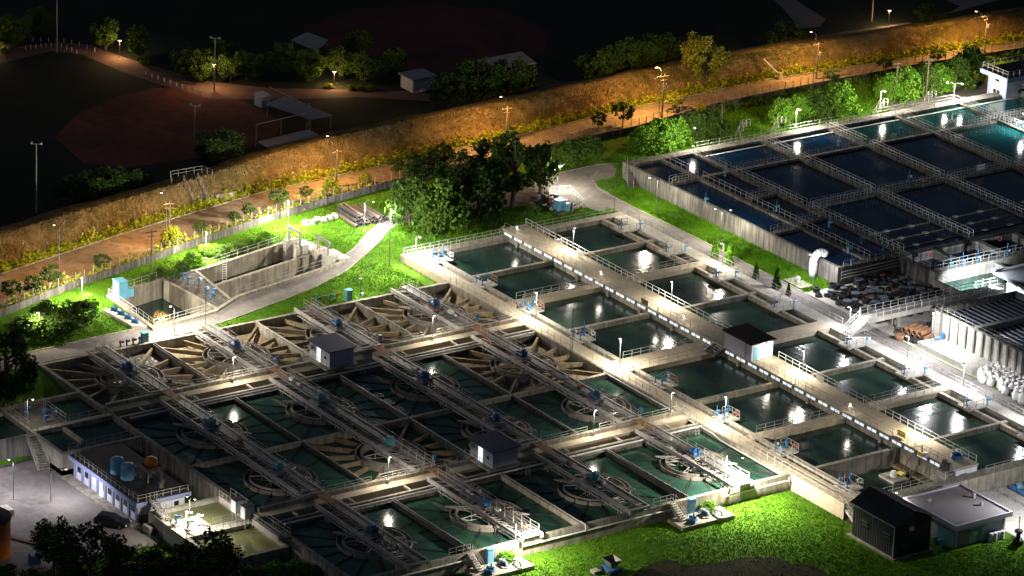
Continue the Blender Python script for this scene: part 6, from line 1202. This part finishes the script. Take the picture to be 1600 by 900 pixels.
# ---------------------------------------------------------------- lamps
def light(parent, loc, power, col, rad=0.28, size=172, tilt=(0, 0, 0), blend=0.25):
    l = bpy.data.lights.new('light', 'POINT' if size > 180 else 'SPOT'); l.energy = power; l.color = col; l.shadow_soft_size = rad
    if size <= 180: l.spot_size = math.radians(size); l.spot_blend = blend
    o = bpy.data.objects.new('light', l); COL.objects.link(o); o.parent = parent; o.location = loc; o.rotation_euler = tilt; return o
def lamp(x, y, z, H, label, power, col=WHITE, arms=((0.9, 0),), m='lamp_post', glow='lamp_white', group='post lamps', lens=0.15, lit=True, size=172):
    t = thing('post_lamp', label, 'lamp', (x, y, z), group=group)
    MB().tube((0, 0, 0), (0, 0, H), 0.065, 0.045, k=7).build('pole', m, t, local=True); MB().lathe([(0.24, 0), (0.24, 0.08), (0, 0.08)], k=8).build('foot', 'concrete', t, local=True)
    for a in arms:
        L_ = math.hypot(*a)
        if L_ > 0.05: MB().path([(0, 0, H-0.25), (a[0]*0.35, a[1]*0.35, H+0.12), (a[0], a[1], H+0.16)], 0.05, k=5).build('arm', m, t, local=True)
        hx, hy, hz = a[0], a[1], H+0.10
        f = MB().lathe([(0, 0.12), (lens+0.05, 0.09), (lens+0.08, 0.0), (lens*0.9, -0.01)], (hx, hy, hz), k=10).build('head', m, t, local=True)
        b = MB().lathe([(lens*1.05, 0.0), (lens*1.0, -0.08), (lens*0.6, -0.14), (0, -0.16)], (hx, hy, hz), k=10).build('lens', glow if lit else 'glass_dark', f, local=True)
        if lit: light(t, (hx, hy, hz-0.24), power/len(arms), col, size=size)
    return t
def LP(px, py, z, H, label, power, **k): x, y, _ = G(px, py, z); return lamp(x, y, z, H, label, power, **k)
P0 = 1.0
# gallery roof lamps (far-side edge)
for q, px in enumerate(((894, 392), (1049, 473), (1253, 582), (1435, 680))):
    x, y, _ = G(*px, 1.0); lamp(x, 16.0, 1.0, 3.5, f'white post lamp on the gallery roof, {ORD[q]} from the far end', 900*P0, arms=((0.45, -0.35), (-0.4, 0.4)) if q == 0 else ((0.35, -0.4),), group='gallery lamps')
for q, x in enumerate((-16.5, 6.0, 20.5, 27.0, 53.5, 66.0)): lamp(x, 12.25, 1.0, 1.5, f'small lamp on the near gallery railing, {ORD[q]} from the far end', 45*P0, arms=((0, -0.2),), group='gallery rail lamps', lens=0.10, m='steel')
# filter walkway lamps
for q, (x, h, pw) in enumerate(((12.6, 4.4, 1500), (33.8, 4.4, 1700), (58.8, 4.4, 1300))): lamp(x, -4.35, 0.02, h, f'white post lamp on the filter walkway beside the {("third filter", "middle platform", "sixth filter")[q]}', pw*P0, arms=((0.3, -0.4),), group='filter walkway lamps')
# road-side filter walkway lamps
for q, (x, pw) in enumerate(((7.5, 800), (38.6, 900), (52.0, 450), (64.5, 1300), (78, 500))): lamp(x, 34.2, 0.02, 3.8, f'white post lamp on the road-side filter walkway, {ORD[q]} from the far end', pw*P0, col=COOL if q > 0 else WHITE, arms=((0.2, -0.6),), group='road-side walkway lamps')
bl = thing('added_wall_lamp', 'added small lamp brightening the white end wall of the gallery hut', 'lamp', (43.6, 14.6, 3.2)); MB().box(0, 0.2, -0.15, 0.15, 0, 0.2).build('housing', 'steel', bl, local=True); MB().box(0.05, 0.35, -0.12, 0.12, -0.1, -0.002).build('lens', 'lamp_white', bl, local=True); light(bl, (0.9, 0, -0.2), 110, WHITE, 0.1, 360)  # lamp added to brighten the end wall
# channel walkway lamps
for q, (x, y, pw) in enumerate(((12.6, -56.2, 760), (12.6, -22.6, 800), (53.4, -56.4, 800), (53.4, -22.8, 800), (53.4, -9.6, 380))): lamp(x-0.2, y, 0.62, 3.3, f'white post lamp on the {("upper", "upper", "lower", "lower", "lower")[q]} channel walkway, {("office", "filter", "office", "filter", "far filter")[q]} end', pw*P0, arms=((0.15, 0.15),), group='channel walkway lamps')
LP(804, 873, -2.2, 5.4, 'tall white post lamp at the near pump platform', 3600*P0, arms=((1.8, 0.6),)); LP(1132, 779, -2.2, 6.8, 'tall white post lamp at the middle pump platform', 9000*P0, arms=((2.6, 0.6),))
# verge and road lamps
LP(1025, 336, -0.4, 6.2, 'curved white street lamp at the basin corner verge', 1500*P0, arms=((-0.9, -1.0),)); LP(1125, 380, -0.4, 5.6, 'grey street lamp in the middle of the verge', 1700*P0, arms=((-0.7, -0.8), (0.9, 1.0))); LP(1272, 452, -0.4, 5.6, 'curved street lamp before the white elbow pipe', 1500*P0, col=COOL, arms=((-0.6, -0.8),)); LP(959, 335, -0.3, 5.4, 'thin dark unlit lamp post at the filter corner', 0, lit=False, arms=((0.1, 0.1),), m='steel_dark'); LP(1454, 552, -0.4, 6.6, 'slim white lamp post by the loading slab', 2600*P0, col=COOL, arms=((0.5, -0.5),))
LP(569, 361, -0.4, 5.0, 'curved white street lamp on the lawn by the pipe stack', 3500*P0, col=COOL, arms=((1.0, 0.9),)); LP(608, 421, -0.5, 9.4, 'tall dark mast lamp where the lawn meets the filters', 6000*P0, m='steel_dark', arms=((0.4, 0.3),), size=360); LP(649, 412, -0.6, 4.4, 'thin curved lamp at the filter corner on the lawn', 1700*P0, col=COOL, arms=((0.6, 0.3),))
LP(321, 508, -0.4, 9.8, 'tall white mast at the bend of the service road', 4500*P0, arms=((-0.5, 0.2),)); LP(272, 527, -0.4, 4.6, 'thin curved lamp on the road edge below the inlet basin', 1900*P0, arms=((-0.6, -0.3),), m='steel'); LP(61, 533, -0.4, 4.6, 'white lamp post in front of the glossy shrubs', 500*P0, col=WARM, arms=((0.4, -0.5),))
for l, px, py, h, pw in (('by the gate piers', 450, 356, 4.6, 6000), ('between the wild bushes', 322, 404, 4.4, 3600), ('beside the glossy shrubs', 128, 474, 4.2, 4200)): LP(px, py, -0.4, h, f'short floodlight post at the boundary wall {l}', pw*P0, arms=((0.3, -0.2),), m='lamp_post', group='boundary wall lamps', size=360)
LP(563, 468, -0.4, 3.2, 'thin arm lamp over the pale blue valve on the lawn edge', 350*P0, arms=((-0.4, 0.2),), m='steel_dark'); LP(680, 305, -0.4, 4.0, 'slender lamp at the road bend by the equipment pen', 500, arms=((0.4, 0.4),), m='steel_dark') if False else LP(870, 301, -0.4, 4.6, 'slender lamp post at the road bend by the equipment pen', 1800*P0, arms=((0.5, 0.3),), m='lamp_post', size=360)
# basin lamps
for l, px, py, pw, ar in (('at the corner of the narrow basins', 1083, 229, 1900, ((-0.5, 0.5),)), ('second along the bank', 1243, 197, 2500, ((0.5, 0.3),)), ('third along the bank', 1375, 168, 2400, ((0.6, 0.4),)), ('double headed at the white building corner', 1490, 156, 3600, ((-1.0, -0.9), (1.0, 0.9)))): LP(px, py, ZB, 3.0, f'white lamp over the top basins, {l}', pw*P0, col=WHITE, arms=ar, group='basin lamps', size=360)
lamp(-17.0, 117.0, ZB, 2.6, 'white lamp over the teal-lit basin beside the white building', 1800*P0, col=COOL, arms=((0.4, -0.8),), group='basin lamps')
# pump house floodlight
fl = thing('floodlight', 'dazzling floodlight on the pump house roof edge', 'floodlight', (37.6, 62.9, 3.75)); MB().box(-0.12, 0.3, -0.35, 0.35, 0.25, 0.75).build('housing', 'steel', fl, local=True); MB().tube((0, 0, 0), (0, 0, 0.3), 0.06).build('bracket', 'steel', fl, local=True)
MB().lathe([(0.15, 0.2), (0.30, 0.3), (0.34, 0.5), (0.26, 0.7), (0, 0.76)], (0.2, -0.42, 0), k=14).build('lens', 'lamp_cool', fl, local=True); light(fl, (0.5, -1.3, 0.7), 5000, (0.80, 0.90, 1.0), 0.2, 175, (math.radians(55), 0, math.radians(20)))
# olive tank lamps
lamp(50.4, -85.2, z0+0.1, 4.0, 'double white lamp over the olive tank platform', 1300*P0, arms=((-0.6, 0), (0.7, 0.4)), group='olive tank lamps')
# office yard: bracket lamp and the thin curved lamp
lamp(30.5, -94.8, -3.17, 4.8, 'thin curved lamp post in the office yard', 600*P0, col=(0.97, 0.94, 0.98), arms=((0.9, 1.8),), m='steel_dark', group='yard lamps'); lamp(27.0, -98.5, -3.17, 5.6, 'dark straight lamp post in the office yard', 700*P0, col=(0.96, 0.92, 1.0), arms=((-0.5, -0.4),), m='steel_dark', group='yard lamps'); lamp(16.2, -101.5, -3.17, 5.0, 'lamp post at the left edge of the office yard', 1000*P0, col=(0.94, 0.90, 1.0), arms=((0.4, 0.4),), m='steel', group='yard lamps')
lamp(11.4, -88.2, 0, 3.6, 'grey lamp post with a sign on the settling tank deck', 120*P0, arms=((0.7, 0.5),), m='steel', group='yard lamps')
# pump pit lamp
lamp(104.5, 13.0, -2.3, 8.2, 'dark lamp post at the blue pump pit', 2300*P0, col=COOL, arms=((-0.5, 0.6),), m='steel_dark', group='yard lamps')
lamp(91.6, -2.0, -2.3, 4.3, 'curved grey lamp behind the black shed', 200*P0, arms=((0.9, 0.6),), m='steel', group='yard lamps')
# sodium street lamps on the riverside road, carried on their own poles
for q, (px, py, pw, h) in enumerate(((262, 392, 2300, 9.0), (520, 300, 4000, 9.0), (790, 236, 3200, 9.0), (1032, 188, 4000, 9.0), (1273, 130, 3000, 9.0), (1530, 96, 4200, 9.0), (95, 445, 1200, 9.0))):
    x, y, _ = G(px, py, -0.4); lamp(x-0.5, y, -0.4, h, f'orange street lamp of the riverside road, {ORD[q] if q < 6 else "farthest toward the left edge"}{" from the left pole" if q < 6 else ""}', pw, col=SODIUM, arms=((-1.2, -0.2),), m='steel_dark', glow='lamp_sodium', group='orange road lamps', lens=0.2, size=360 if q == 3 else 152)
for l, px, py, pw, h in (('at the path bend', 187, 92, 480, 3.4), ('second, in the grove', 334, 140, 480, 4.6), ('third, before the trees', 522, 136, 480, 2.8), ('far right, on the verge', 1388, 42, 480, 3.2), ('at the left edge', -6, 72, 400, 3.2)): LP(px, py, PZ, h, f'orange park path lamp {l}', pw, col=(1, 0.58, 0.25), arms=((0.0, 0.0),), m='steel_dark', glow='lamp_sodium', group='park path lamps', lens=0.36, size=360)
